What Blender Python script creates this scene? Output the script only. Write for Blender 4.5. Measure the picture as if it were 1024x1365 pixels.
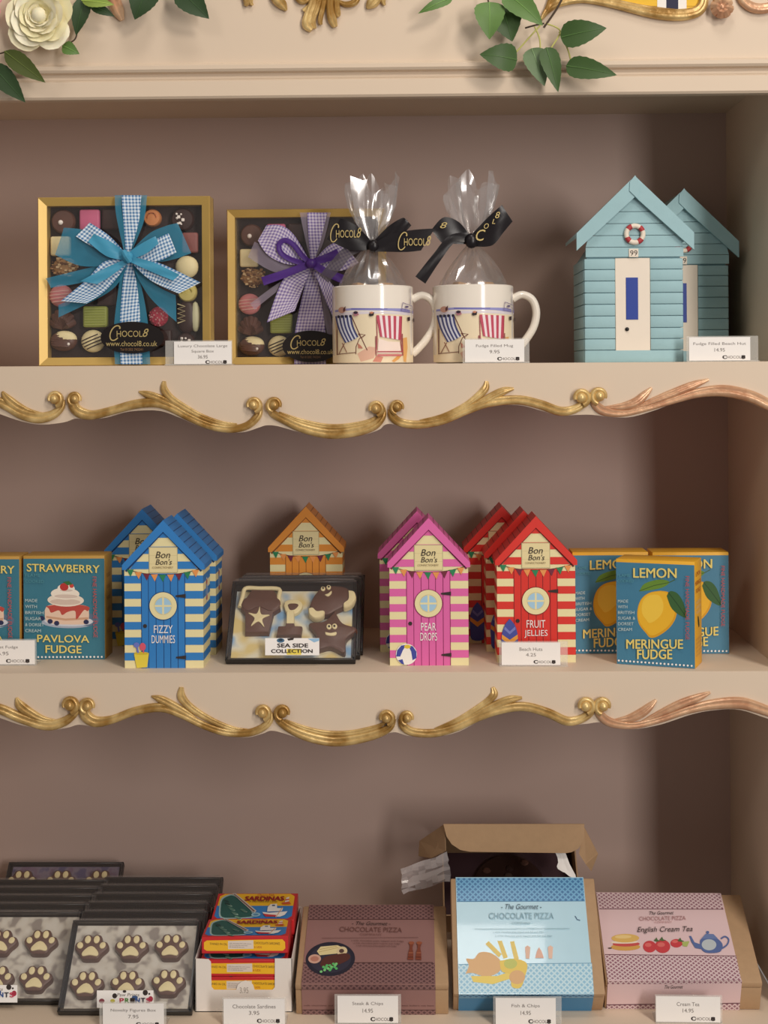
import bpy, bmesh, math, random
from mathutils import Vector, Matrix, Euler
for o in list(bpy.data.objects): bpy.data.objects.remove(o, do_unlink=True)
random.seed(7)
SC = bpy.context.scene
COL = SC.collection
R = math.radians

# ---------------------------------------------------------------- camera, world, lights, exposure
FPX, DIST = 2048.0, 1.54                 # focal length in pixels of a 1024 wide frame, distance to the shelf fronts
HORIZ = 488.0                            # picture row of the eye level
YAW, ROLL = R(1.1), R(-0.38)
CAM = Vector((DIST*math.tan(YAW), -DIST, -0.0022))
CROT = Matrix.Rotation(YAW, 3, 'Z') @ Matrix.Rotation(R(90), 3, 'X') @ Matrix.Rotation(ROLL, 3, 'Z')
cd = bpy.data.cameras.new('camera'); cam = bpy.data.objects.new('camera', cd); COL.objects.link(cam)
cd.sensor_fit = 'HORIZONTAL'; cd.sensor_width = 36; cd.lens = 36*FPX/1024
cd.shift_y = -(682.5-HORIZ)/1024; cd.clip_start = .05
cam.matrix_world = Matrix.Translation(CAM) @ CROT.to_4x4()
SC.camera = cam

w = bpy.data.worlds.new('world'); SC.world = w; w.use_nodes = True
w.node_tree.nodes['Background'].inputs[0].default_value = (1, .90, .83, 1)
w.node_tree.nodes['Background'].inputs[1].default_value = 0.24

def area(name, loc, target, sx, sy, power, col):
    l = bpy.data.lights.new(name, 'AREA'); l.shape = 'RECTANGLE'; l.size = sx; l.size_y = sy
    l.energy = power; l.color = col
    o = bpy.data.objects.new(name, l); COL.objects.link(o); o.location = loc
    o.rotation_euler = (Vector(target)-Vector(loc)).to_track_quat('-Z', 'Y').to_euler()
    return o
area('shop_window_light', (1.55, -2.9, .30), (0, .1, -.2), .45, 1.4, 46, (1, .94, .88))
area('ceiling_lamp_right', (1.15, -1.9, 1.45), (0, 0, -.1), .4, .5, 22, (1, .9, .79))
area('fill_light_left', (-1.1, -2.0, 1.45), (-.1, 0, -.1), .5, .5, 5, (1, .9, .79))  # weak fill light added from the left, no visible source
area('ceiling_lamp_near', (.16, -.74, 1.5), (.16, 0, -.6), .34, .34, 6, (1, .95, .9))
SC.view_settings.view_transform = 'Standard'; SC.view_settings.look = 'None'
SC.view_settings.gamma = 1; SC.view_settings.use_curve_mapping = False
SC.view_settings.exposure = -0.14

# ---------------------------------------------------------------- pixel helpers: a pixel gives a direction, the place gives the distance
def ray(px, py): return CROT @ Vector(((px-512)/FPX, (HORIZ-py)/FPX, -1))
def at_y(px, py, Y):
    r = ray(px, py); return CAM + r*((Y-CAM.y)/r.y)
def on_z(px, py, z):
    r = ray(px, py); return CAM + r*((z-CAM.z)/r.z)
def mpp(Y): return (DIST+Y)/FPX
Z1 = 0.0
Z2 = at_y(512, 896.3, 0).z
Z3 = at_y(512, 1348, 0).z
WALLX = at_y(1043, 700, 0).x
LEFTX = at_y(-177, 700, 0).x
BACKY = .262

# ---------------------------------------------------------------- materials
def lin(c):
    c = c/255.0
    return c/12.92 if c <= .04045 else ((c+.055)/1.055)**2.4
def rgb(c): return (lin(c[0]), lin(c[1]), lin(c[2]), 1)
_M = {}
def mat(c, rough=.55, metal=0.0, alpha=1.0, noise=.06, nscale=60, bump=0.0, bscale=400, spec=.4, name=None, emit=0, sss=0, coat=0):
    key = (tuple(c), rough, metal, alpha, noise, nscale, bump, bscale, spec, sss, coat)
    if key in _M: return _M[key]
    m = bpy.data.materials.new(name or 'paint_%d_%d_%d' % tuple(int(v) for v in c)); m.use_nodes = True
    nt = m.node_tree; b = nt.nodes['Principled BSDF']
    b.inputs['Roughness'].default_value = rough; b.inputs['Metallic'].default_value = metal
    b.inputs['Alpha'].default_value = alpha; b.inputs['Specular IOR Level'].default_value = spec
    if coat: b.inputs['Coat Weight'].default_value = coat
    if sss: b.inputs['Subsurface Weight'].default_value = sss; b.inputs['Subsurface Radius'].default_value = (.004, .003, .002)
    tc = nt.nodes.new('ShaderNodeTexCoord')
    if noise:
        n = nt.nodes.new('ShaderNodeTexNoise'); n.inputs['Scale'].default_value = nscale; n.inputs['Detail'].default_value = 3
        nt.links.new(tc.outputs['Object'], n.inputs['Vector'])
        mx = nt.nodes.new('ShaderNodeMix'); mx.data_type = 'RGBA'
        a = rgb(c); mx.inputs['A'].default_value = tuple(v*(1-noise) for v in a[:3])+(1,)
        mx.inputs['B'].default_value = tuple(min(1, v*(1+noise)) for v in a[:3])+(1,)
        nt.links.new(n.outputs['Fac'], mx.inputs['Factor']); nt.links.new(mx.outputs['Result'], b.inputs['Base Color'])
    else: b.inputs['Base Color'].default_value = rgb(c)
    if bump:
        n2 = nt.nodes.new('ShaderNodeTexNoise'); n2.inputs['Scale'].default_value = bscale; n2.inputs['Detail'].default_value = 4
        nt.links.new(tc.outputs['Object'], n2.inputs['Vector'])
        bp = nt.nodes.new('ShaderNodeBump'); bp.inputs['Strength'].default_value = bump; bp.inputs['Distance'].default_value = .002
        nt.links.new(n2.outputs['Fac'], bp.inputs['Height']); nt.links.new(bp.outputs['Normal'], b.inputs['Normal'])
    _M[key] = m; return m
def pattern(kind, c1, c2, size, rough=.6, c3=None):
    """woven gingham / diamond lattice / soft plaid from the surface's own coordinates"""
    key = (kind, tuple(c1), tuple(c2), size)
    if key in _M: return _M[key]
    m = bpy.data.materials.new(kind); m.use_nodes = True; nt = m.node_tree; b = nt.nodes['Principled BSDF']
    b.inputs['Roughness'].default_value = rough
    N = nt.nodes.new; Lk = nt.links.new
    uv = N('ShaderNodeUVMap'); sp = N('ShaderNodeSeparateXYZ'); Lk(uv.outputs[0], sp.inputs[0])
    def math_(op, a, bb=None):
        n = N('ShaderNodeMath'); n.operation = op
        for i, v in enumerate((a, bb)):
            if v is None: continue
            if isinstance(v, (int, float)): n.inputs[i].default_value = v
            else: Lk(v, n.inputs[i])
        return n.outputs[0]
    u, v = sp.outputs[0], sp.outputs[1]
    if kind == 'gingham':
        a = math_('GREATER_THAN', math_('FRACT', math_('MULTIPLY', u, 1/size)), .5)
        c = math_('GREATER_THAN', math_('FRACT', math_('MULTIPLY', v, 1/size)), .5)
        fac = math_('MULTIPLY', math_('ADD', a, c), .5)
    elif kind == 'plaid':
        a = math_('SINE', math_('MULTIPLY', u, 6.283/size)); c = math_('SINE', math_('MULTIPLY', v, 6.283/size))
        fac = math_('ADD', math_('MULTIPLY', math_('ADD', a, c), .25), .5)
    else:   # lattice of small lozenges
        s = math_('ADD', u, v); d = math_('SUBTRACT', u, v)
        fs = math_('ABSOLUTE', math_('SUBTRACT', math_('FRACT', math_('MULTIPLY', s, 1/size)), .5))
        fd = math_('ABSOLUTE', math_('SUBTRACT', math_('FRACT', math_('MULTIPLY', d, 1/size)), .5))
        fac = math_('LESS_THAN', math_('MAXIMUM', fs, fd), .31)
    mx = N('ShaderNodeMix'); mx.data_type = 'RGBA'; Lk(fac, mx.inputs['Factor'])
    mx.inputs['A'].default_value = rgb(c1); mx.inputs['B'].default_value = rgb(c2); Lk(mx.outputs['Result'], b.inputs['Base Color'])
    _M[key] = m; return m
def gilt(c1, c2, name):
    if name in _M: return _M[name]
    m = bpy.data.materials.new(name); m.use_nodes = True; nt = m.node_tree; b = nt.nodes['Principled BSDF']
    tc = nt.nodes.new('ShaderNodeTexCoord'); n = nt.nodes.new('ShaderNodeTexNoise'); n.inputs['Scale'].default_value = 45; n.inputs['Detail'].default_value = 6
    nt.links.new(tc.outputs['Object'], n.inputs['Vector'])
    r = nt.nodes.new('ShaderNodeValToRGB'); r.color_ramp.elements[0].position = .38; r.color_ramp.elements[1].position = .68
    r.color_ramp.elements[0].color = rgb(c1); r.color_ramp.elements[1].color = rgb(c2)
    nt.links.new(n.outputs['Fac'], r.inputs[0]); nt.links.new(r.outputs[0], b.inputs['Base Color'])
    b.inputs['Metallic'].default_value = .35; b.inputs['Roughness'].default_value = .34
    bp = nt.nodes.new('ShaderNodeBump'); bp.inputs['Strength'].default_value = .25; bp.inputs['Distance'].default_value = .002
    n2 = nt.nodes.new('ShaderNodeTexNoise'); n2.inputs['Scale'].default_value = 160; nt.links.new(tc.outputs['Object'], n2.inputs['Vector'])
    nt.links.new(n2.outputs['Fac'], bp.inputs['Height']); nt.links.new(bp.outputs['Normal'], b.inputs['Normal'])
    _M[name] = m; return m
CREAM = mat((217, 198, 176), .5, noise=.03, nscale=8, bump=.06, bscale=60, name='cream_paint')
MAUVE = mat((190, 166, 156), .6, noise=.03, nscale=6, bump=.06, bscale=60, name='mauve_paint')
GOLD = gilt((164, 124, 62), (238, 208, 144), 'gilt'); GOLDP = gilt((198, 148, 114), (232, 196, 158), 'gilt_rose')
def clear(name, fac, rough, tint=(1, 1, 1), haze=0.0):
    m = bpy.data.materials.new(name); m.use_nodes = True; nt = m.node_tree; nt.nodes.remove(nt.nodes['Principled BSDF'])
    tr_ = nt.nodes.new('ShaderNodeBsdfTransparent'); gl = nt.nodes.new('ShaderNodeBsdfGlossy'); gl.inputs['Roughness'].default_value = rough; gl.inputs['Color'].default_value = (*tint, 1)
    mx = nt.nodes.new('ShaderNodeMixShader'); mx.inputs[0].default_value = fac; out_ = nt.nodes['Material Output']
    nt.links.new(tr_.outputs[0], mx.inputs[1]); nt.links.new(gl.outputs[0], mx.inputs[2]); last = mx.outputs[0]
    if haze:
        df = nt.nodes.new('ShaderNodeBsdfDiffuse'); df.inputs[0].default_value = (.8, .76, .78, 1); m2_ = nt.nodes.new('ShaderNodeMixShader'); m2_.inputs[0].default_value = haze
        nt.links.new(last, m2_.inputs[1]); nt.links.new(df.outputs[0], m2_.inputs[2]); last = m2_.outputs[0]
    nt.links.new(last, out_.inputs[0]); return m
CLEAR = clear('clear_plastic', .05, .06); LIDC = clear('tray_lid_plastic', .09, .10, haze=.035)
ACRYL = mat((238, 236, 230), .08, alpha=.24, noise=0, spec=.6, name='clear_acrylic')
CELLO = clear('cellophane', .22, .16, haze=.07)
WHITE = mat((244, 240, 236), .6, noise=.02, name='white_card')
BLACKP = mat((34, 33, 34), .28, noise=.1, name='black_plastic', spec=.5)
CHOC = mat((98, 66, 55), .42, noise=.12, nscale=120, name='milk_chocolate'); CHOCD = mat((58, 36, 32), .45, noise=.12, nscale=120, name='dark_chocolate')
CWHITE = mat((238, 222, 172), .5, noise=.05, name='white_chocolate')
KRAFT = mat((178, 146, 112), .75, noise=.08, nscale=150, name='kraft_card', bump=.05)
GREY = mat((126, 118, 114), .7, noise=0); INK = mat((52, 42, 40), .7, noise=0); LOGOG = mat((212, 190, 128), .35, metal=.5, noise=.05)

# ---------------------------------------------------------------- mesh builders
def link(me, name, parent):
    o = bpy.data.objects.new(name, me); COL.objects.link(o)
    if parent is not None: o.parent = parent
    return o
class MB:
    def __init__(s): s.v = []; s.f = []; s.fm = []; s.mats = []; s.uv = {}
    def mi(s, m):
        if m not in s.mats: s.mats.append(m)
        return s.mats.index(m)
    def add(s, vs, fs, m, uvs=None):
        n = len(s.v); k = s.mi(m); s.v += [tuple(v) for v in vs]
        if uvs:
            for i, u in enumerate(uvs): s.uv[n+i] = u
        for f in fs: s.f.append([n+i for i in f]); s.fm.append(k)
        return s
    def box(s, x0, x1, y0, y1, z0, z1, m, bev=0, seg=2):
        if not bev:
            vs = [(x, y, z) for z in (z0, z1) for y in (y0, y1) for x in (x0, x1)]
            return s.add(vs, [(0, 2, 3, 1), (4, 5, 7, 6), (0, 1, 5, 4), (2, 6, 7, 3), (0, 4, 6, 2), (1, 3, 7, 5)], m)
        bm = bmesh.new(); bmesh.ops.create_cube(bm, size=1)
        for v in bm.verts: v.co = Vector(((x0+x1)/2+v.co.x*(x1-x0), (y0+y1)/2+v.co.y*(y1-y0), (z0+z1)/2+v.co.z*(z1-z0)))
        bmesh.ops.bevel(bm, geom=bm.edges[:], offset=bev, segments=seg, affect='EDGES', profile=.5)
        return s.bm(bm, m)
    def bm(s, bm, m):
        bm.verts.index_update(); s.add([v.co[:] for v in bm.verts], [[v.index for v in f.verts] for f in bm.faces], m); bm.free(); return s
    def prism(s, poly, y0, y1, m, taper=None):
        """poly in x,z, extruded along y (front y0)"""
        n = len(poly); cx = sum(p[0] for p in poly)/n; cz = sum(p[1] for p in poly)/n
        fr = poly if taper is None else [(cx+(p[0]-cx)*taper, cz+(p[1]-cz)*taper) for p in poly]
        vs = [(p[0], y0, p[1]) for p in fr]+[(p[0], y1, p[1]) for p in poly]
        fs = [list(range(n)), list(range(2*n-1, n-1, -1))]+[(i, i+n, (i+1) % n+n, (i+1) % n) for i in range(n)]
        return s.add(vs, fs, m)
    def relief(s, poly, t, m, soft=.8):
        """a puffed flat shape lying on the x,y plane, rising to z=t"""
        n = len(poly); cx = sum(p[0] for p in poly)/n; cy = sum(p[1] for p in poly)/n
        rings = [(1, 0), (1, t*.55), ((1+soft)/2+.03, t*.88), (soft, t)]
        vs = [(cx+(p[0]-cx)*k, cy+(p[1]-cy)*k, z) for k, z in rings for p in poly]
        fs = [list(range(3*n, 4*n)), list(range(n-1, -1, -1))]
        for r in range(3): fs += [(r*n+i, r*n+(i+1) % n, (r+1)*n+(i+1) % n, (r+1)*n+i) for i in range(n)]
        return s.add(vs, fs, m)
    def tube(s, path, rad, m, n=10, flat=1.0, up=None, caps=True, groove=0.0):
        P = [Vector(p) for p in path]; k = len(P); rad = rad if isinstance(rad, (list, tuple)) else [rad]*k
        vs = []; ref = Vector(up) if up else Vector((0, 1, 0))
        for i in range(k):
            t = (P[min(i+1, k-1)]-P[max(i-1, 0)]).normalized()
            a = t.cross(ref); a = a.normalized() if a.length > 1e-6 else Vector((1, 0, 0)); b = a.cross(t).normalized()
            for j in range(n):
                q = 2*math.pi*j/n; g = rad[i]*(1-groove*math.exp(-((q-1.5*math.pi-.25)/.33)**2)); vs.append(P[i]+a*math.cos(q)*g+b*math.sin(q)*g*flat)
        fs = [(i*n+j, i*n+(j+1) % n, (i+1)*n+(j+1) % n, (i+1)*n+j) for i in range(k-1) for j in range(n)]
        if caps: fs += [list(range(n-1, -1, -1)), list(range((k-1)*n, k*n))]
        return s.add(vs, fs, m)
    def lathe(s, prof, m, n=40, c=(0, 0, 0), axis='z', wob=None):
        vs = []
        for i, (r, z) in enumerate(prof):
            for j in range(n):
                q = 2*math.pi*j/n; rr = r if wob is None else r*wob(i, q)
                x, y = rr*math.cos(q), rr*math.sin(q)
                vs.append((c[0]+x, c[1]+y, c[2]+z) if axis == 'z' else (c[0]+x, c[1]-z, c[2]+y))
        k = len(prof)
        fs = [(i*n+j, i*n+(j+1) % n, (i+1)*n+(j+1) % n, (i+1)*n+j) for i in range(k-1) for j in range(n)]
        return s.add(vs, fs, m)
    def ball(s, c, rx, ry, rz, m, n=16):
        vs = [(c[0], c[1], c[2]+rz)]; h = n//2
        for i in range(1, h):
            a = math.pi*i/h
            for j in range(n): vs.append((c[0]+rx*math.sin(a)*math.cos(2*math.pi*j/n), c[1]+ry*math.sin(a)*math.sin(2*math.pi*j/n), c[2]+rz*math.cos(a)))
        vs.append((c[0], c[1], c[2]-rz)); e = len(vs)-1
        fs = [(0, 1+j, 1+(j+1) % n) for j in range(n)]+[(e, 1+(h-2)*n+(j+1) % n, 1+(h-2)*n+j) for j in range(n)]
        for i in range(h-2): fs += [(1+i*n+j, 1+(i+1)*n+j, 1+(i+1)*n+(j+1) % n, 1+i*n+(j+1) % n) for j in range(n)]
        return s.add(vs, fs, m)
    def build(s, name, parent=None, world=None, smooth=True, ang=38):
        """world = the root object whose placement the (world) coordinates must be taken out of"""
        vs = s.v
        if world is not None:
            inv = world.matrix_basis.inverted(); vs = [(inv @ Vector(v))[:] for v in vs]
        me = bpy.data.meshes.new(name); me.from_pydata(vs, [], s.f); me.update()
        for m in s.mats: me.materials.append(m)
        me.polygons.foreach_set('material_index', s.fm)
        if s.uv:
            ul = me.uv_layers.new(name='UVMap')
            for l in me.loops: ul.data[l.index].uv = s.uv.get(l.vertex_index, (0, 0))
        if smooth:
            me.shade_smooth(); me.set_sharp_from_angle(angle=R(ang))
        return link(me, name, parent)

def props(o, label=None, cat=None, group=None, kind=None):
    if label: o['label'] = label
    if cat: o['category'] = cat
    if group: o['group'] = group
    if kind: o['kind'] = kind
    return o
def thing(name, label, cat, loc=(0, 0, 0), rot=(0, 0, 0), group=None):
    o = bpy.data.objects.new(name, None); COL.objects.link(o); o.empty_display_size = .02
    o.location = loc; o.rotation_euler = rot; return props(o, label, cat, group)
def copy_tree(o, parent=None):
    c = o.copy(); COL.objects.link(c); c.parent = parent
    for ch in [x for x in bpy.data.objects if x.parent == o]: copy_tree(ch, c)
    return c
def again(o, loc, rot=None, label=None):
    c = copy_tree(o); c.location = loc
    if rot is not None: c.rotation_euler = rot
    if label: c['label'] = label
    return c
def resample(P, n):
    P = [Vector(p) for p in P]
    if len(P) == 2: return [P[0].lerp(P[1], i/(n-1)) for i in range(n)]
    out = []; k = len(P)-1
    for i in range(n):
        t = i/(n-1)*k; j = min(int(t), k-1); f = t-j
        p0, p1, p2, p3 = P[max(j-1, 0)], P[j], P[j+1], P[min(j+2, k)]
        out.append(.5*((2*p1)+(p2-p0)*f+(2*p0-5*p1+4*p2-p3)*f*f+(3*p1-p0-3*p2+p3)*f**3))
    return out
def smooth2(pts, n): return [(p.x, p.y) for p in resample([(a, b, 0) for a, b in pts], n)]
def ell(cx, cy, rx, ry, n=20, a=0):
    ca, sa = math.cos(a), math.sin(a)
    return [(cx+rx*math.cos(q)*ca-ry*math.sin(q)*sa, cy+rx*math.cos(q)*sa+ry*math.sin(q)*ca) for q in [2*math.pi*i/n for i in range(n)]]

# ---------------------------------------------------------------- flat print: thin layers of shapes and lettering on a surface
_T = {}
def text_geo(t, bold, shear):
    k = (t, bold, shear)
    if k not in _T:
        cu = bpy.data.curves.new('t', 'FONT'); cu.body = t; cu.shear = shear; cu.resolution_u = 3
        ob = bpy.data.objects.new('t', cu); COL.objects.link(ob)
        dg = bpy.context.evaluated_depsgraph_get(); me = ob.evaluated_get(dg).to_mesh()
        vs = [(v.co.x, v.co.y) for v in me.vertices]; fs = [list(p.vertices) for p in me.polygons]
        ob.evaluated_get(dg).to_mesh_clear(); bpy.data.objects.remove(ob); bpy.data.curves.remove(cu)
        x0 = min(v[0] for v in vs); x1 = max(v[0] for v in vs); y0 = min(v[1] for v in vs); y1 = max(v[1] for v in vs)
        _T[k] = ([((v[0]-x0)/(x1-x0), (v[1]-y0)/(y1-y0)) for v in vs], fs)
    return _T[k]
def quadT(TL, TR, BR, BL, W, H):
    """traced picture coordinates of a face's four corners -> metres on the face (u right, v up)"""
    def T(x, y):
        s, t = .5, .5
        for _ in range(8):
            fx = (1-t)*((1-s)*TL[0]+s*TR[0])+t*((1-s)*BL[0]+s*BR[0])-x
            fy = (1-t)*((1-s)*TL[1]+s*TR[1])+t*((1-s)*BL[1]+s*BR[1])-y
            a = (1-t)*(TR[0]-TL[0])+t*(BR[0]-BL[0]); b = (1-s)*(BL[0]-TL[0])+s*(BR[0]-TR[0])
            c = (1-t)*(TR[1]-TL[1])+t*(BR[1]-BL[1]); d = (1-s)*(BL[1]-TL[1])+s*(BR[1]-TR[1])
            e = a*d-b*c; s -= (d*fx-b*fy)/e; t -= (a*fy-c*fx)/e
        return (s*W, (1-t)*H)
    return T
class Art:
    def __init__(s, T=None, base=.00012, step=.00003):
        s.T = T or (lambda x, y: (x, y)); s.p = []; s.o = base; s.step = step
    def _add(s, pts, fs, m): s.p.append((pts, fs, m if not isinstance(m, tuple) else mat(m, .6, noise=.03), s.o)); s.o += s.step
    def poly(s, pts, m): s._add([s.T(*p) for p in pts], [list(range(len(pts)))], m)
    def rect(s, x0, y0, x1, y1, m): s.poly([(x0, y0), (x1, y0), (x1, y1), (x0, y1)], m)
    def ell(s, cx, cy, rx, ry, m, n=24, a=0): s.poly(ell(cx, cy, rx, ry, n, a), m)
    def line(s, pts, wd, m, closed=False):
        P = [Vector(p) for p in (list(pts)+[pts[0]] if closed else pts)]; n = len(P); L = []; Rr = []
        for i in range(n):
            t = (P[min(i+1, n-1)]-P[max(i-1, 0)]).normalized(); q = Vector((-t.y, t.x))*wd/2
            L.append(P[i]+q); Rr.append(P[i]-q)
        s._add([s.T(*p) for p in L+Rr], [(i, i+1, n+i+1, n+i) for i in range(n-1)], m)
    def text(s, t, x0, y0, x1, y1, m, bold=0, shear=0, vert=0):
        vs, fs = text_geo(t, 0, shear)
        if vert: pts = [s.T(x1-(v[1])*(x1-x0), y0+v[0]*(y1-y0)) if vert > 0 else s.T(x0+v[1]*(x1-x0), y1-v[0]*(y1-y0)) for v in vs]
        else: pts = [s.T(x0+v[0]*(x1-x0), y1-v[1]*(y1-y0)) for v in vs]
        if vert > 0: pts = [s.T(x0+v[1]*(x1-x0), y0+(1-v[0])*(y1-y0)) for v in vs]
        if vert < 0: pts = [s.T(x0+v[1]*(x1-x0), y0+v[0]*(y1-y0)) for v in vs]
        d_ = bold*2.2*abs(y1-y0) if not vert else 0
        if d_:
            P0 = [(x0+v[0]*(x1-x0), y1-v[1]*(y1-y0)) for v in vs]
            for ex, ey in ((-d_, 0), (d_, 0), (0, d_)): s._add([s.T(p[0]+ex, p[1]+ey) for p in P0], fs, m)
        s._add(pts, fs, m)
    def logo(s, x0, y0, x1, y1, m):
        """the shop's mark: a tall swash C, small capitals and a slanted 8"""
        w_, h = x1-x0, y1-y0
        P = []
        for i in range(25):
            q = R(48+274*i/24); yy = .5-.5*math.sin(q); P.append((x0+w_*(.155+.125*math.cos(q))+(.5-yy)*w_*.11, y0+yy*h))
        s.line(P, w_*.03, m); s.ell(P[0][0]-w_*.01, P[0][1]+h*.04, w_*.022, h*.06, m, 10)
        s.text('HOCOL', x0+.19*w_, y0+.34*h, x0+.84*w_, y0+.76*h, m)
        s.text('8', x0+.85*w_, y0+.2*h, x1, y0+.76*h, m, shear=.35)
    def build(s, name, parent, mapf, cuts=None):
        mb = MB()
        for pts, fs, m, o in s.p:
            if cuts:
                bm = bmesh.new(); vv = [bm.verts.new((p[0], p[1], 0)) for p in pts]
                for f in fs:
                    try: bm.faces.new([vv[i] for i in f])
                    except ValueError: pass
                for c in cuts: bmesh.ops.bisect_plane(bm, geom=bm.verts[:]+bm.edges[:]+bm.faces[:], plane_co=(c, 0, 0), plane_no=(1, 0, 0))
                bm.verts.index_update(); pts = [(v.co.x, v.co.y) for v in bm.verts]; fs = [[v.index for v in f.verts] for f in bm.faces]; bm.free()
            mb.add([mapf(p[0], p[1], o) for p in pts], fs, m, uvs=pts)
        return mb.build(name, parent, smooth=bool(cuts), ang=60)
def front(x0, y, z0): return lambda u, v, o: (x0+u, y-o, z0+v)          # on a face that looks towards -y
def top(x0, y0, z): return lambda u, v, o: (x0+u, y0+v, z+o)            # on a face that looks up

# ================================================================ THE CABINET
s = MB().box(LEFTX-.03, WALLX+.03, BACKY, BACKY+.02, Z3-.02, .62, MAUVE); props(s.build('wall_back'), kind='structure')
s = MB().box(WALLX, WALLX+.03, .0, BACKY, Z3, .62, CREAM); props(s.build('wall_right'), kind='structure')
s = MB().box(LEFTX-.03, LEFTX, .0, BACKY, Z3, .62, CREAM); props(s.build('wall_left'), kind='structure')
ZLIP = at_y(512, 129, 0).z; ZCEIL = at_y(512, 155, BACKY).z
s = MB().box(LEFTX, WALLX, .0185, BACKY, ZCEIL, ZCEIL+.02, CREAM); props(s.build('ceiling'), kind='structure')
def zf(py): return at_y(512, py, 0).z
# fascia: moulded section run along x
prof = [(.018, ZLIP+.001), (.0, ZLIP), (-.002, zf(126)), (-.002, zf(106)), (.002, zf(102)), (.003, zf(95)), (-.004, zf(94)), (-.006, zf(91)), (-.006, zf(86)), (-.003, zf(83)), (0, zf(82)), (0, .62), (.018, .62)]
n = len(prof); xs = (LEFTX-.06, WALLX+.06)
s = MB().add([(x, p[0], p[1]) for x in xs for p in prof], [(i, (i+1) % n, n+(i+1) % n, n+i) for i in range(n)]+[list(range(n))[::-1], list(range(n, 2*n))], CREAM)
FASCIA = props(s.build('trim_1', ang=20), kind='structure')
s = MB().box(LEFTX, WALLX, -.055, BACKY, Z3-.03, Z3, CREAM, .003)
CREAM_COUNTER = props(s.build('counter_shelf'), 'cream counter shelf carrying the pizza boxes and paw chocolate trays', 'shelf')

def carve(name, parent, pts, wd, m, Y=-.001, depth=.55, px=True):
    """gilded carved strand: pixels on the shelf front, widths in pixels"""
    P = [at_y(x, y, Y) for x, y in pts]; n = max(10, len(P)*5); P = resample(P, n)
    W = [q.x for q in resample([(v, 0, 0) for v in wd], n)]
    mb = MB(); mb.tube(P, [max(.0005, v*.57*mpp(0)) for v in W], m, n=22, flat=depth*1.6, up=(0, 1, 0), groove=.42)
    return mb.build(name, parent, world=parent)
def groove(name, parent, pts, wd, m):
    return carve(name, parent, pts, wd, m, Y=-.006, depth=.5)
def volute(parent, x, y, r, m, hand):
    """knob with the strand's end curling over it"""
    P = []; k = 18
    for i in range(k):
        f = i/(k-1); a = R(75-275*f); rr = r*(.84-.16*f); dx = math.cos(a)*rr*hand
        P.append(at_y(x+dx, y+math.sin(a)*rr, -.0035-.002*f))
    mb = MB(); c = at_y(x, y, -.004)
    mb.ball(c, r*.62*mpp(0), .0068, r*.62*mpp(0), m, 18)
    mb.tube(P, [r*mpp(0)*(.36-.16*i/k) for i in range(k)], m, n=12, flat=1.3)
    return mb.build('gilt_volute', parent, world=parent)

def scroll_shelf(label, z, edge, strands, balls):
    t = thing('shelf', label, 'shelf', (0, 0, z))
    MB().box(LEFTX, WALLX, .0012, BACKY, z-.02, z, CREAM, .0006).build('shelf_board', t, world=t)
    P = [at_y(x, y, 0) for x, y in edge]; P = resample(P, 200)
    pl = [(p.x, p.z) for p in P]; pl = [(max(LEFTX, min(WALLX, a)), b) for a, b in pl]
    mb = MB(); n = len(pl); zt = z-.0004
    vs = [(a, y, b) for y in (.0, .016) for a, b in pl]+[(a, y, zt) for y in (.0, .016) for a, b in pl]
    fs = []
    for i in range(n-1):
        fs += [(i, i+1, 2*n+i+1, 2*n+i), (n+i+1, n+i, 3*n+i, 3*n+i+1), (i+1, i, n+i, n+i+1)]
    mb.add(vs, fs, CREAM).build('apron', t, world=t)
    for pts, wd, m in strands: carve('gilt_scroll', t, pts, wd, m)
    for x, y, r, m, h in balls: volute(t, x, y, r, m, h)
    return t
edge1 = [(-190, 545), (-150, 535), (-100, 536), (-60, 545), (-30, 540), (0, 552), (30, 562), (55, 566), (85, 563), (100, 558), (115, 559), (140, 557), (165, 550), (190, 547), (215, 548), (240, 557), (270, 570), (300, 576), (325, 576), (345, 570), (355, 567), (370, 568), (395, 575), (425, 582), (450, 584), (480, 581), (505, 573), (512, 567), (520, 565), (535, 568), (560, 570), (590, 566), (620, 553), (650, 542), (690, 540), (720, 547), (745, 554), (770, 553), (790, 553), (815, 556), (840, 556), (870, 548), (900, 537), (930, 529), (965, 528), (1000, 536), (1024, 546), (1060, 556)]
G, GP = GOLD, GOLDP
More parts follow.
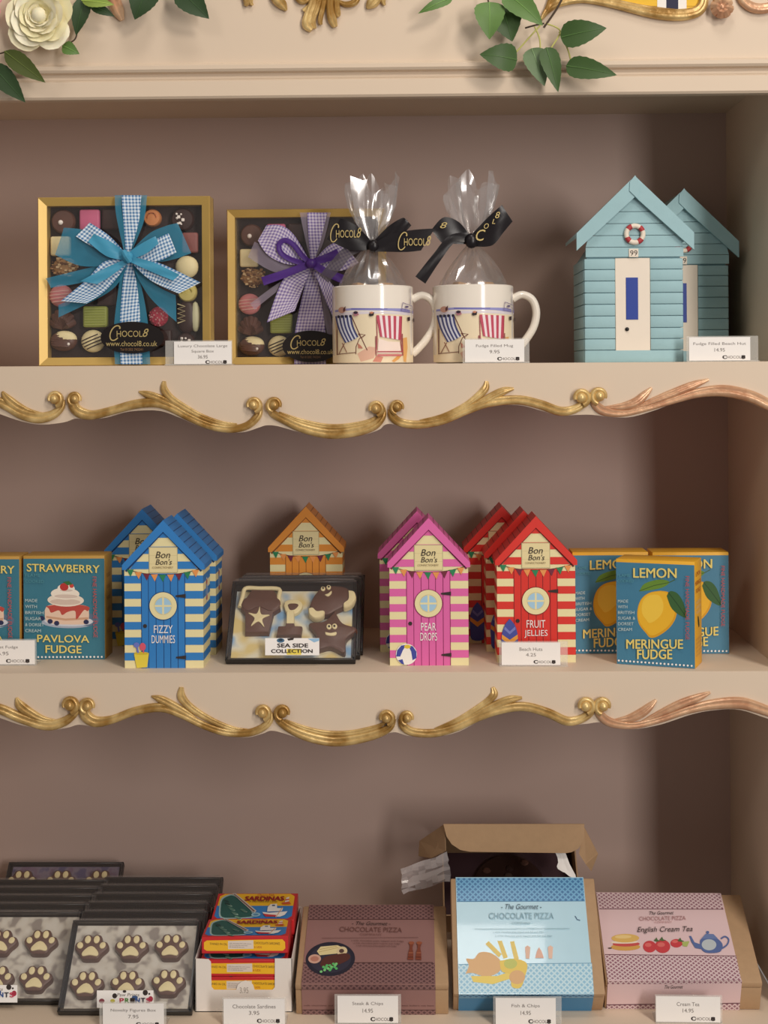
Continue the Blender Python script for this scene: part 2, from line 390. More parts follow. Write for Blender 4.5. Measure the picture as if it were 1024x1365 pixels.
st1 = [
 ([(-60, 538), (-20, 530), (10, 541), (30, 552), (52, 557), (70, 553), (82, 543), (84, 533)], [9, 10, 12, 13, 13, 11, 8, 5], G),
 ([(3, 522), (10, 532), (24, 543), (40, 550), (60, 553)], [3, 11, 12, 9, 4], G),
 ([(97, 533), (100, 544), (110, 551), (125, 553), (150, 547), (180, 539), (207, 537), (228, 543), (252, 556), (280, 568), (308, 572), (330, 567), (344, 554), (347, 541)], [12, 13, 13, 11, 10, 11, 11, 10, 9, 9, 9, 9, 9, 6], G),
 ([(185, 522), (197, 526), (214, 532), (232, 541), (250, 552)], [2, 9, 10, 8, 3], G),
 ([(219, 508), (219, 519), (228, 531), (246, 543), (268, 555), (294, 564), (316, 566)], [4, 9, 9, 8, 7, 6, 3], G),
 ([(360, 541), (364, 551), (378, 559), (402, 570), (430, 577), (452, 578), (480, 574), (500, 566), (510, 554), (510, 543)], [7, 9, 10, 11, 12, 12, 12, 11, 9, 6], G),
 ([(372, 550), (400, 561), (430, 568), (455, 569), (485, 564), (502, 556)], [3, 6, 7, 7, 6, 3], G),
 ([(521, 545), (524, 556), (537, 564), (560, 566), (590, 561), (620, 548), (650, 537), (690, 533), (720, 539), (746, 548), (764, 546), (778, 538), (783, 529)], [7, 10, 10, 10, 9, 10, 11, 11, 11, 11, 10, 9, 6], G),
 ([(560, 561), (590, 555), (618, 542), (636, 529), (647, 518), (649, 508)], [3, 6, 7, 8, 9, 4], G),
 ([(600, 556), (630, 543), (655, 529), (672, 521), (685, 518)], [3, 8, 10, 9, 3], G),
 ([(791, 527), (794, 539), (806, 548), (830, 551), (860, 545), (890, 536), (930, 524), (965, 521), (1000, 528), (1026, 540), (1050, 550)], [7, 10, 11, 8, 7, 8, 11, 14, 14, 13, 10], GP),
 ([(808, 543), (830, 542), (848, 536), (860, 526), (869, 517)], [3, 9, 11, 9, 3], GP),
 ([(840, 547), (870, 535), (900, 523), (925, 513), (945, 506)], [3, 8, 10, 9, 3], GP)]
bl1 = [(73, 532, 11, G, 1), (100, 532, 10, G, -1), (338, 540, 11, G, 1), (366, 540, 11, G, -1), (501, 545, 11, G, 1), (530, 543, 10, G, -1), (775, 530, 12, G, 1), (799, 528, 12, G, -1)]
scroll_shelf('cream shelf with gilded scroll edge carrying mugs and ribboned gift boxes', Z1, edge1, st1, bl1)
edge2 = [(-190, 955), (-140, 945), (-90, 944), (-50, 950), (-20, 950), (0, 957), (30, 967), (65, 973), (90, 970), (105, 966), (125, 968), (150, 963), (180, 953), (215, 948), (240, 955), (270, 970), (300, 981), (330, 983), (350, 978), (362, 974), (380, 978), (410, 988), (440, 993), (470, 991), (500, 984), (525, 976), (545, 981), (580, 982), (610, 976), (640, 961), (670, 950), (700, 947), (730, 955), (755, 966), (780, 965), (800, 963), (820, 969), (845, 972), (880, 966), (920, 953), (950, 947), (985, 946), (1024, 958), (1060, 968)]
st2 = [
 ([(-70, 950), (-30, 940), (0, 945), (28, 957), (62, 967), (85, 962), (100, 951), (104, 942)], [9, 11, 12, 12, 12, 11, 8, 5], G),
 ([(22, 930), (27, 940), (40, 950), (58, 959), (76, 961)], [3, 11, 11, 8, 3], G),
 ([(112, 942), (115, 954), (128, 962), (150, 959), (180, 948), (214, 943), (240, 951), (270, 966), (300, 976), (330, 977), (350, 970), (360, 960), (361, 950)], [12, 14, 13, 10, 10, 11, 10, 9, 9, 9, 9, 8, 6], G),
 ([(202, 928), (214, 932), (230, 940), (248, 950), (264, 960)], [2, 9, 10, 8, 3], G),
 ([(242, 916), (242, 928), (250, 939), (266, 951), (288, 963), (312, 972), (330, 973)], [5, 10, 9, 8, 7, 6, 3], G),
 ([(369, 950), (373, 961), (388, 972), (412, 982), (442, 988), (470, 986), (500, 979), (519, 970), (525, 958)], [7, 9, 10, 12, 12, 12, 11, 9, 6], G),
 ([(380, 960), (410, 972), (440, 978), (470, 977), (500, 970), (514, 963)], [3, 6, 7, 7, 6, 3], G),
 ([(535, 958), (538, 968), (552, 976), (580, 977), (610, 969), (640, 955), (670, 945), (700, 942), (730, 950), (755, 961), (773, 959), (787, 950), (790, 940)], [7, 10, 10, 10, 9, 10, 11, 11, 11, 11, 10, 9, 6], G),
 ([(580, 972), (610, 960), (635, 945), (651, 934), (659, 925), (657, 916)], [3, 6, 7, 8, 9, 4], G),
 ([(610, 965), (640, 950), (665, 938), (682, 932), (696, 930)], [3, 8, 10, 9, 3], G),
 ([(796, 940), (800, 952), (814, 963), (845, 967), (880, 959), (915, 947), (950, 939), (985, 937), (1010, 943), (1050, 958)], [7, 10, 11, 8, 8, 9, 12, 14, 13, 10], GP),
 ([(820, 960), (838, 958), (854, 951), (866, 942), (875, 933)], [3, 9, 11, 9, 3], GP),
 ([(855, 963), (882, 950), (908, 938), (930, 930), (947, 923)], [3, 8, 10, 9, 3], GP)]
bl2 = [(93, 940, 12, G, 1), (117, 941, 11, G, -1), (350, 950, 11, G, 1), (377, 950, 11, G, -1), (515, 957, 11, G, 1), (543, 957, 10, G, -1), (781, 941, 12, G, 1), (804, 941, 12, G, -1)]
scroll_shelf('cream shelf with gilded scroll edge carrying striped beach hut cartons', Z2, edge2, st2, bl2)

# gilded carvings on the fascia
for pts, wd, m in [
  ([(419, -12), (417, 5), (412, 20), (410, 33), (416, 40)], [10, 11, 12, 13, 7], G), ([(428, -12), (424, 8), (418, 26), (420, 38)], [7, 6, 6, 4], G),
  ([(434, -12), (431, 8), (427, 26), (428, 33)], [7, 6, 6, 4], G), ([(441, -12), (440, 10), (443, 26), (447, 36)], [9, 9, 11, 6], G),
  ([(448, -12), (449, 6), (450, 18), (452, 22)], [8, 7, 8, 5], G), ([(404, 14), (412, 9), (424, 0), (430, -12)], [4, 6, 7, 8], G),
  ([(452, 2), (462, 6), (474, 2), (478, -12)], [4, 7, 8, 8], G), ([(395, -12), (398, -2), (405, 2), (416, -4)], [6, 8, 7, 5], G),
  ([(362, -14), (368, -2), (376, 6), (382, 14)], [8, 12, 12, 3], G), ([(326, -12), (329, 2), (327, 8)], [8, 8, 4], G), ([(336, -12), (334, 2), (337, 7)], [6, 6, 3], G),
  ([(512, -14), (500, 0), (494, 6), (489, 11)], [8, 14, 12, 3], G), ([(516, -12), (511, 0), (513, 7)], [6, 6, 3], G),
  ([(148, -14), (153, 2), (158, 16), (163, 27)], [16, 15, 14, 5], GP),
  ([(722, 26), (730, 14), (745, 4), (775, -1), (805, 3), (840, 11), (875, 18), (905, 20), (928, 16), (937, 6), (939, -8)], [3, 8, 10, 9, 9, 10, 13, 14, 13, 12, 10], G),
  ([(800, -6), (822, 2), (848, 8), (876, 12), (905, 14)], [5, 6, 6, 5, 3], G),
  ([(939, -8), (941, -40), (918, -78), (880, -96), (838, -102), (785, -88), (748, -48), (738, -8), (730, 14)], [10, 10, 11, 11, 12, 11, 10, 9, 8], G),
  ([(320, -10), (345, -34), (380, -30), (410, -14), (436, -30), (462, -14), (490, -30), (520, -34), (536, -10)], [6, 11, 12, 13, 18, 13, 12, 11, 6], G),
  ([(436, -24), (432, -50), (436, -74)], [16, 14, 4], G), ([(418, -22), (408, -44), (414, -60)], [11, 10, 4], G), ([(454, -22), (464, -44), (458, -60)], [11, 10, 4], G),
  ([(985, -12), (992, 2), (1004, 10), (1020, 11), (1044, 4)], [10, 11, 12, 12, 10], GP)]:
    carve('gilt_carving', FASCIA, pts, wd, m, Y=-.003)
mb = MB(); c = at_y(962, 10, -.008)
for i in range(8):
    a = i*math.pi/4+.2; e = at_y(962+13*math.cos(a), 10+13*math.sin(a), -.006)
    mb.tube([c, c.lerp(e, .5)+Vector((0, -.002, 0)), e], [.003, .0052, .0042], GOLDP, n=8)
mb.ball(c, .005, .006, .005, GOLDP, 12)
mb.build('gilt_rosette', FASCIA)
# painted picture that shows its lower rim inside the gilt frame
o = at_y(860, 16, -.0005); t = thing('painted_plaque', 'yellow painted beach hut picture with navy door inside gilt frame', 'picture', (o.x, -.0005, o.z))
def pq(x, y): p = at_y(x, y, -.0005); return (p.x-o.x, p.z-o.z)
rim = smooth2([(786, -2), (830, 7), (870, 15), (905, 17), (930, 12), (938, 0), (937, -50), (895, -84), (838, -92), (785, -78), (757, -40), (762, -12), (786, -2)], 60)[:-1]
MB().prism([pq(*q) for q in rim][::-1], -.0012, 0, mat((232, 184, 36), .5)).build('board', t, smooth=False)
a = Art(pq, base=.0001)
for k in range(9): a.rect(792 if k else 850, 9-k*9, 930, 8.2-k*9, (178, 132, 24))
a.poly([(876, -76), (915, -66), (915, 16), (876, 15)], (238, 234, 228)); a.poly([(888, -73), (904, -69), (904, 16), (888, 15)], (28, 30, 62))
a.build('printed_design', t, front(0, -.0012, 0))

# ================================================================ UPPER SHELF: GIFT BOXES
def c3(x, y): return (30+x*.2734, 240+y*.2734)      # picture coordinates of the traced details
def c4(x, y): return (290+x*.293, 220+y*.293)
def ribbon(name, parent, root, conv, L, Rr, m, Y, bulge=.004, lift=0.0, n=18, cols=4):
    A = resample([at_y(*conv(*p), Y) for p in L], n); B = resample([at_y(*conv(*p), Y) for p in Rr], n)
    vs = []; uv = []; d = 0
    for i in range(n):
        if i: d += ((A[i]+B[i])/2-(A[i-1]+B[i-1])/2).length
        t = i/(n-1); off = -bulge*math.sin(math.pi*.62*t)-lift*t
        for j in range(cols+1):
            f = j/cols; p = A[i].lerp(B[i], f); w_ = (B[i]-A[i]).length
            p.y += off-.0006*math.sin(f*math.pi*2+i*.5)*min(1, w_/.01); vs.append(p); uv.append((f*max(w_, .004), d))
    k = cols+1; fs = [(i*k+j, i*k+j+1, (i+1)*k+j+1, (i+1)*k+j) for i in range(n-1) for j in range(cols)]
    return MB().add(vs, fs, m, uvs=uv).build(name, parent, world=root, ang=80)
def band(name, parent, root, conv, path, width, m, Y, bulge=.004, lift=0.0):
    P = resample([(a, b, 0) for a, b in path], 16); wd = width if isinstance(width, (list, tuple)) else [width]*2
    Wd = [q.x for q in resample([(v, 0, 0) for v in wd], 16)]; L = []; Rr = []
    for i in range(16):
        t = (P[min(i+1, 15)]-P[max(i-1, 0)]).normalized(); q = Vector((-t.y, t.x, 0))*Wd[i]/2
        L.append((P[i]+q)[:2]); Rr.append((P[i]-q)[:2])
    return ribbon(name, parent, root, conv, L, Rr, m, Y, bulge, lift)

BOXW, BOXH, BOXT, FR = .174, .170, .030, .0085
GOLDCARD = mat((206, 172, 98), .34, metal=.25, noise=.1, nscale=20, name='gold_card')
def gift_box(label, conv, c0, c1, Y, sticker, bow):
    """c0, c1: left and right bottom corners in traced coordinates"""
    a = at_y(*conv(*c0), Y); b = at_y(*conv(*c1), Y); W = b.x-a.x; H = W*.978
    t = thing('chocolate_gift_box', label, 'gift box', ((a.x+b.x)/2, Y, Z1))
    h = W/2; f = W*.049
    MB().box(-h, h, BOXT-.0015, BOXT, 0, H, GOLDCARD).build('back_card', t)
    MB().box(-h+f, h-f, .020, .0205, f, H-f, mat((52, 36, 34), .5)).build('inner_tray', t)
    # mitred frame: four bevelled bars sloping to the window
    for nm, q in (('frame_bar', 0), ('frame_bar', 1), ('frame_bar', 2), ('frame_bar', 3)):
        o = [(-h, 0), (h, 0), (h, H), (-h, H)]; i_ = [(-h+f, f), (h-f, f), (h-f, H-f), (-h+f, H-f)]
        A, B, C_, D_ = o[q], o[(q+1) % 4], i_[(q+1) % 4], i_[q]
        vs = [(A[0], .0015, A[1]), (B[0], .0015, B[1]), (C_[0], .004, C_[1]), (D_[0], .004, D_[1]), (A[0], BOXT, A[1]), (B[0], BOXT, B[1]), (C_[0], .022, C_[1]), (D_[0], .022, D_[1])]
        m1 = [A[0]*.9+D_[0]*.1, 0, A[1]*.9+D_[1]*.1]; m2 = [B[0]*.9+C_[0]*.1, 0, B[1]*.9+C_[1]*.1]
        vs += [m1, m2]
        MB().add(vs, [(0, 1, 9, 8), (8, 9, 2, 3), (0, 4, 5, 1), (3, 2, 6, 7), (4, 7, 6, 5), (0, 8, 3, 7, 4), (1, 5, 6, 2, 9)], GOLDCARD).build(nm, t, ang=5)
    MB().box(-h+f, h-f, .0042, .0045, f, H-f, CLEAR).build('window_film', t)
    bow(t)
    cx, cy, rx, ry = sticker
    st = MB(); P = [at_y(*conv(x, y), Y-.0085) for x, y in ell(cx, cy, rx, ry, 40)]
    st.add([p for p in P]+[p+Vector((0, .0004, 0)) for p in P], [list(range(40))[::-1], list(range(40, 80))]+[(i, (i+1) % 40, 40+(i+1) % 40, 40+i) for i in range(40)], mat((26, 20, 20), .35))
    so = st.build('oval_sticker', t, world=t)
    o = t.location
    def T(x, y):
        p = at_y(*conv(x, y), Y-.0085)-o; return (p.x, p.z)
    ar = Art(T); k = rx/155
    ar.logo(cx-112*k, cy-58*k, cx+80*k, cy+14*k, LOGOG)
    ar.text('www.chocol8.co.uk', cx-128*k, cy+16*k, cx+122*k, cy+42*k, LOGOG)
    ar.text('Tel 01202 743241', cx-58*k, cy+52*k, cx+52*k, cy+64*k, mat((140, 104, 70), .5))
    ar.build('lettering', so, front(0, -.0085, 0))
    return t
TEAL = mat((70, 152, 186), .35, noise=.08, name='teal_satin'); TORG = mat((52, 140, 172), .5, alpha=.62, noise=.1, name='teal_organza')
GBLUE = pattern('gingham', (58, 118, 172), (226, 238, 246), .0034)
PSAT = mat((78, 44, 132), .35, noise=.08, name='purple_satin'); PORG = mat((176, 164, 186), .5, alpha=.45, noise=.1, name='grey_organza')
GLIL = pattern('gingham', (122, 104, 170), (218, 210, 228), .0034)
YB1 = .012
def bow_blue(t):
    Y = YB1-.001; C = c3
    r = lambda nm, L, Rr, m, dy, b=.003, l=0: ribbon(nm, t, t, C, L, Rr, m, Y-dy*1.25, b*.35 if 'band' not in nm else .0006, l)
    r('ribbon_band', [(450, 74), (458, 180), (495, 345)], [(608, 74), (592, 200), (535, 345)], TORG, .0022, .003)
    r('ribbon_band', [(484, 74), (492, 200), (505, 350)], [(580, 74), (568, 200), (528, 350)], GBLUE, .003, .003)
    r('ribbon_band', [(492, 395), (470, 520), (446, 720), (452, 898)], [(540, 395), (580, 520), (612, 700), (624, 898)], TORG, .0022, .002)
    r('ribbon_band', [(508, 400), (488, 520), (474, 720), (480, 898)], [(535, 400), (560, 520), (576, 700), (586, 898)], GBLUE, .003, .002)
    r('ribbon_tail', [(490, 395), (350, 422), (115, 480)], [(490, 415), (330, 490), (140, 526)], TORG, .005)
    r('ribbon_tail', [(500, 400), (410, 500), (176, 610)], [(515, 420), (430, 540), (178, 670)], TORG, .006)
    r('ribbon_tail', [(540, 400), (650, 510), (748, 562)], [(535, 420), (620, 570), (752, 692)], TORG, .005)
    r('ribbon_loop', [(500, 358), (400, 280), (300, 244), (206, 234)], [(505, 390), (400, 418), (280, 418), (164, 366)], TORG, .006, .012)
    r('ribbon_loop', [(525, 350), (620, 262), (700, 226), (760, 212)], [(525, 385), (640, 402), (740, 388), (826, 358)], TORG, .006, .012)
    r('ribbon_loop', [(500, 352), (425, 272), (332, 209)], [(492, 372), (372, 340), (265, 276)], GBLUE, .009, .012)
    r('ribbon_loop', [(530, 355), (640, 296), (716, 262)], [(540, 385), (660, 396), (754, 354)], GBLUE, .009, .012)
    r('ribbon_loop', [(505, 356), (440, 306), (352, 264)], [(500, 392), (412, 372), (324, 302)], TEAL, .012, .012)
    r('ribbon_loop', [(520, 352), (590, 306), (652, 276)], [(528, 388), (604, 360), (668, 312)], TEAL, .012, .012)
    r('ribbon_tail', [(500, 388), (400, 398), (310, 490), (190, 590)], [(515, 400), (470, 468), (400, 545), (316, 602)], GBLUE, .010, .006)
    r('ribbon_tail', [(530, 385), (660, 402), (870, 500)], [(540, 412), (630, 492), (764, 554)], GBLUE, .010, .006)
    r('ribbon_tail', [(505, 385), (400, 432), (284, 494)], [(515, 405), (430, 470), (366, 508)], TEAL, .014, .006)
    r('ribbon_tail', [(520, 370), (640, 402), (768, 462)], [(525, 400), (640, 452), (736, 490)], TEAL, .014, .006)
    c = at_y(*C(512, 374), Y-.019); mb = MB().ball(c, .0058, .005, .0056, TEAL, 14)
    mb.tube([c+Vector((-.003, -.003, .005)), c+Vector((0, -.006, 0)), c+Vector((.003, -.003, -.005))], [.0028, .0034, .0028], TEAL, n=8)
    mb.build('ribbon_knot', t, world=t)
B1 = gift_box('gold framed square chocolate box tied with a blue gingham and teal bow', c3, (78, 898), (918, 898), YB1, (535, 768, 155, 78), bow_blue)
YB2 = .135
def bow_purple(t):
    Y = YB2-.001; C = c4
    r = lambda nm, L, Rr, m, dy, b=.003, l=0: ribbon(nm, t, t, C, L, Rr, m, Y-dy*1.25, b*.35 if 'band' not in nm else .0006, l)
    r('ribbon_band', [(374, 216), (400, 340), (424, 432)], [(516, 216), (482, 350), (446, 432)], PORG, .0022)
    r('ribbon_band', [(408, 216), (415, 340), (424, 436)], [(500, 216), (470, 340), (442, 436)], GLIL, .003)
    r('ribbon_band', [(422, 460), (385, 600), (352, 770), (350, 906)], [(440, 460), (470, 600), (492, 770), (494, 906)], GLIL, .003, .002)
    r('ribbon_band', [(430, 470), (470, 640), (500, 770)], [(445, 470), (500, 640), (535, 770)], PORG, .0022, .002)
    r('ribbon_loop', [(405, 450), (260, 390), (170, 350)], [(395, 462), (270, 490), (140, 420)], PORG, .006, .012)
    r('ribbon_loop', [(420, 436), (350, 320), (290, 276), (224, 276)], [(412, 458), (310, 450), (230, 410), (186, 345)], GLIL, .009, .012)
    r('ribbon_loop', [(440, 436), (500, 372), (562, 345)], [(445, 462), (560, 482), (644, 446)], GLIL, .009, .012)
    r('ribbon_tail', [(400, 462), (300, 520), (226, 716)], [(425, 468), (390, 560), (352, 664)], GLIL, .010, .005)
    r('ribbon_tail', [(436, 470), (490, 610), (530, 700)], [(450, 462), (520, 540), (580, 612)], GLIL, .010, .005)
    band('ribbon_tail', t, t, C, [(390, 480), (270, 560), (160, 645)], [22, 34], PORG, Y-.007)
    band('ribbon_tail', t, t, C, [(445, 455), (530, 430), (600, 350)], [30, 60], PORG, Y-.006)
    band('ribbon_loop', t, t, C, [(428, 452), (350, 436), (292, 404), (280, 362), (308, 342), (350, 366), (392, 420), (428, 446)], 24, PSAT, Y-.0165, .002)
    band('ribbon_tail', t, t, C, [(425, 448), (330, 486), (206, 530)], [30, 40], PSAT, Y-.0185, .002)
    band('ribbon_tail', t, t, C, [(428, 446), (500, 490), (572, 520)], [30, 40], PSAT, Y-.0185, .002)
    band('ribbon_loop', t, t, C, [(428, 444), (490, 425), (552, 402)], [28, 44], PSAT, Y-.0165, .002)
    c = at_y(*C(426, 448), Y-.020); MB().ball(c, .006, .005, .0055, PSAT, 14).build('ribbon_knot', t, world=t)
B2 = gift_box('gold framed square chocolate box tied with a lilac gingham and purple bow', c4, (46, 908), (770, 908), YB2, (425, 825, 130, 72), bow_purple)

# chocolates: round top towards -y, built around the origin with the back on y = 0
PINK = mat((206, 104, 138), .5, noise=.08); ROSE = mat((214, 134, 136), .5, noise=.08); ORANGE = mat((214, 138, 84), .5, noise=.12); GREEN = mat((150, 158, 70), .5, noise=.08)
LEMON = mat((206, 190, 112), .5, noise=.08); NUT = mat((170, 128, 84), .6, noise=.2, nscale=300); RED = mat((196, 62, 84), .6, noise=.3, nscale=700, bump=.4, bscale=900); REDBIT = mat((216, 150, 150), .6)
GLZ = mat((246, 236, 226), .5)
def chocolate(name, label, kind, p, sx, sz, grp):
    t = thing(name, label, 'chocolate', p, group=grp); D_ = .009
    if kind in ('disc_pearl', 'disc_orange', 'disc_flake', 'disc_lemon'):
        m = {'disc_pearl': CHOC, 'disc_orange': ORANGE, 'disc_flake': CHOCD, 'disc_lemon': LEMON}[kind]
        MB().lathe([(.98, 0), (1, .004), (.97, .0075), (.85, .0092), (.4, .0098), (.001, .01)], m, 28, axis='y', wob=lambda i, q: sx).build('shell', t)
        if kind == 'disc_pearl': MB().ball((-sx*.15, -.0105, -sz*.1), .0026, .002, .0026, GLZ, 12).build('sugar_pearl', t)
        elif kind == 'disc_flake':
            mb = MB()
            for k in range(9):
                x, z = random.uniform(-.5, .5)*sx, random.uniform(-.5, .6)*sz; r = random.uniform(.0008, .0016)
                mb.box(x-r, x+r, -.0118, -.0095, z-r, z+r, GLZ, .0004, 1)
            mb.build('white_flakes', t)
        else:
            mb = MB(); mm = mat((184, 104, 60), .5) if kind == 'disc_orange' else mat((176, 158, 84), .5)
            for k in range(3): mb.tube([(sx*.5*math.cos(a+k), -.0102, sz*.5*math.sin(a+k)) for a in [q*.25 for q in range(6)]], .0006, mm, n=6)
            mb.build('swirl', t)
    elif kind.startswith('cube'):
        m = {'cube_pink': PINK, 'cube_dark': CHOCD, 'cube_cream': CWHITE, 'cube_green': GREEN, 'cube_rose': mat((140, 84, 78), .5, noise=.2, nscale=200)}[kind]
        MB().box(-sx, sx, -.0105, 0, -sz, sz, m, .0022, 3).build('block', t)
        if kind == 'cube_green':
            mb = MB()
            for k in range(7): mb.box(-sx*.85, sx*.85, -.0111, -.0100, sz*(-.75+k*.25)-.0004, sz*(-.75+k*.25)+.0004, mat((172, 178, 96), .5))
            mb.build('ridges', t)
            MB().box(-sx*.98, sx*.98, -.008, 0, -sz*1.12, -sz*.98, CHOCD, .0008, 1).build('base_coat', t)
    elif kind in ('ball_cream', 'ball_pink', 'ball_drizzle', 'ball_red'):
        m = {'ball_cream': CWHITE, 'ball_pink': ROSE, 'ball_drizzle': CWHITE, 'ball_red': RED}[kind]
        MB().ball((0, -.0062, 0), sx, .0062, sz, m, 20).build('ball', t)
        if kind == 'ball_red':
            mb = MB()
            for k in range(46):
                a = random.uniform(0, 6.283); q = random.uniform(0, 1)**.5*.92; r = .0007
                x, z = sx*q*math.cos(a), sz*q*math.sin(a); y = -.0062-.0062*math.sqrt(max(0, 1-q*q))
                mb.box(x-r, x+r, y-r, y+r, z-r, z+r, REDBIT if k % 2 else RED)
            mb.build('sprinkles', t)
        elif kind != 'ball_cream':
            mb = MB(); mm = CHOCD if kind == 'ball_drizzle' else mat((236, 190, 180), .5)
            for k in range(4):
                P = []
                for j in range(9):
                    x = -.9+j*.225; z = (-.5+k*.3) + (.45*x if kind == 'ball_drizzle' else .1*x)
                    q = x*x+z*z
                    if q < .95: P.append((sx*x, -.0064-.0062*math.sqrt(1-q), sz*z))
                if len(P) > 2: mb.tube(P, .0006, mm, n=6)
            mb.build('drizzle', t)
    elif kind == 'nut':
        MB().ball((0, -.005, 0), sx*.9, .005, sz*.9, NUT, 14).build('core', t)
        mb = MB()
        for k in range(60):
            a = random.uniform(0, 6.283); q = random.uniform(0, 1)**.5; r = random.uniform(.0009, .0018)
            x, z = sx*q*math.cos(a), sz*q*math.sin(a); y = -.005-.0055*math.sqrt(max(0, 1-q*q))
            mb.box(x-r, x+r, y-r*.8, y+r*.8, z-r*.7, z+r*.7, random.choice([NUT, mat((206, 176, 132), .6), mat((108, 72, 48), .6)]), .0004, 1)
        mb.build('chopped_nuts', t)
    elif kind == 'shell':
        mb = MB()
        for k in range(7):
            a = R(20+k*23.3); mb.tube([(0, -.003, -sz*.8), (sx*.55*math.cos(a), -.009, -sz*.8+sz*.95*math.sin(a)), (sx*1.0*math.cos(a), -.004, -sz*.8+sz*1.7*math.sin(a))], [.0022, .0042, .0036], CHOC, n=8)
        mb.build('scallop_shell', t)
    elif kind == 'oval':
        MB().ball((0, -.006, 0), sx, .006, sz, CHOC, 20).build('shell', t)
        MB().ball((sx*.06, -.0057, sz*.2), sx*.93, .0061, sz*.84, CWHITE, 20).build('white_cap', t)
        mb = MB().ball((sx*.45, -.0122, -sz*.3), .0016, .0012, .0016, GLZ, 10); mb.build('sugar_pearl', t)
        mb = MB()
        for k in range(3): mb.tube([(-sx*.8+q*sx*.22, -.0115-.0008*math.sin(q*.5), sz*(.05-k*.2)-q*sz*.03) for q in range(7)], [.0006, .0016, .002, .002, .002, .0016, .0006], CHOC, n=6)
        mb.build('dark_swirl', t)
    elif kind == 'leaf':
        MB().ball((-sx*.15, -.005, 0), sx*.85, .005, sz, CHOCD, 18).build('shell', t)
        mb = MB().tube([(-sx*.5+sx*.3*((k % 2)*2-1), -.0105, sz*(.75-k*.14)) for k in range(9)], .0006, CWHITE, n=6); mb.build('zigzag_icing', t)
        MB().ball((sx*.55, -.0045, -.0), sx*.42, .005, sz*.9, mat((200, 196, 158), .5), 14).build('white_leaf', t)
    return t
def place(box, kindlist, conv, k, off, grp, where, Y):
    for name, kind, cx, cy, rx, ry, txt in kindlist:
        p = at_y(*conv(off[0]+cx*k, off[1]+cy*k), Y+.019); q = mpp(Y)*k*(.2734 if conv is c3 else .293)
        chocolate(name, txt+' '+where, kind, (p.x, Y+.0198, p.z), rx*q, ry*q, grp)
K = [('truffle', 'disc_pearl', 205, 205, 60, 60, 'round milk chocolate with a single pearl dot'), ('chocolate', 'cube_pink', 335, 198, 50, 52, 'pink square chocolate'),
     ('chocolate', 'cube_dark', 440, 195, 45, 52, 'plain dark square chocolate beside the pink square'), ('truffle', 'disc_orange', 637, 187, 44, 46, 'round orange chocolate'),
     ('truffle', 'disc_flake', 785, 195, 58, 58, 'round dark chocolate with white flakes'), ('chocolate', 'cube_cream', 192, 325, 48, 48, 'cream square chocolate'),
     ('chocolate', 'cube_rose', 822, 308, 40, 50, 'reddish square chocolate'), ('truffle', 'nut', 212, 425, 70, 52, 'chopped nut cluster chocolate'),
     ('truffle', 'ball_cream', 806, 426, 58, 56, 'plain cream ball chocolate'), ('truffle', 'ball_pink', 195, 566, 60, 56, 'pale pink ball chocolate'),
     ('truffle', 'disc_lemon', 808, 548, 48, 46, 'round lemon yellow chocolate'), ('chocolate', 'shell', 200, 682, 60, 52, 'scallop shell chocolate'),
     ('chocolate', 'cube_green', 362, 668, 60, 52, 'green ridged square chocolate'), ('truffle', 'ball_red', 668, 667, 48, 50, 'red sprinkled ball chocolate'),
     ('chocolate', 'leaf', 812, 668, 62, 84, 'long dark chocolate with zigzag icing'), ('chocolate', 'oval', 206, 786, 68, 50, 'oval brown and white chocolate'),
     ('truffle', 'ball_drizzle', 350, 786, 60, 56, 'white ball chocolate with dark drizzle'), ('chocolate', 'cube_dark', 420, 565, 50, 50, 'plain dark square chocolate under the bow'),
     ('chocolate', 'cube_dark', 690, 770, 44, 40, 'plain dark square chocolate by the sticker'), ('truffle', 'disc_flake', 800, 790, 46, 34, 'speckled dark chocolate by the lower corner')]
place(B1, K, c3, 1, (0, 0), 'chocolates in the blue ribbon box', 'in the blue bowed box', YB1)
K2 = [k for k in K if k[6] in ('round milk chocolate with a single pearl dot', 'pink square chocolate', 'plain dark square chocolate beside the pink square', 'cream square chocolate', 'chopped nut cluster chocolate', 'pale pink ball chocolate', 'scallop shell chocolate', 'green ridged square chocolate', 'oval brown and white chocolate', 'white ball chocolate with dark drizzle')]
place(B2, K2, c4, .865, (-20, 144), 'chocolates in the purple ribbon box', 'in the purple bowed box', YB2)

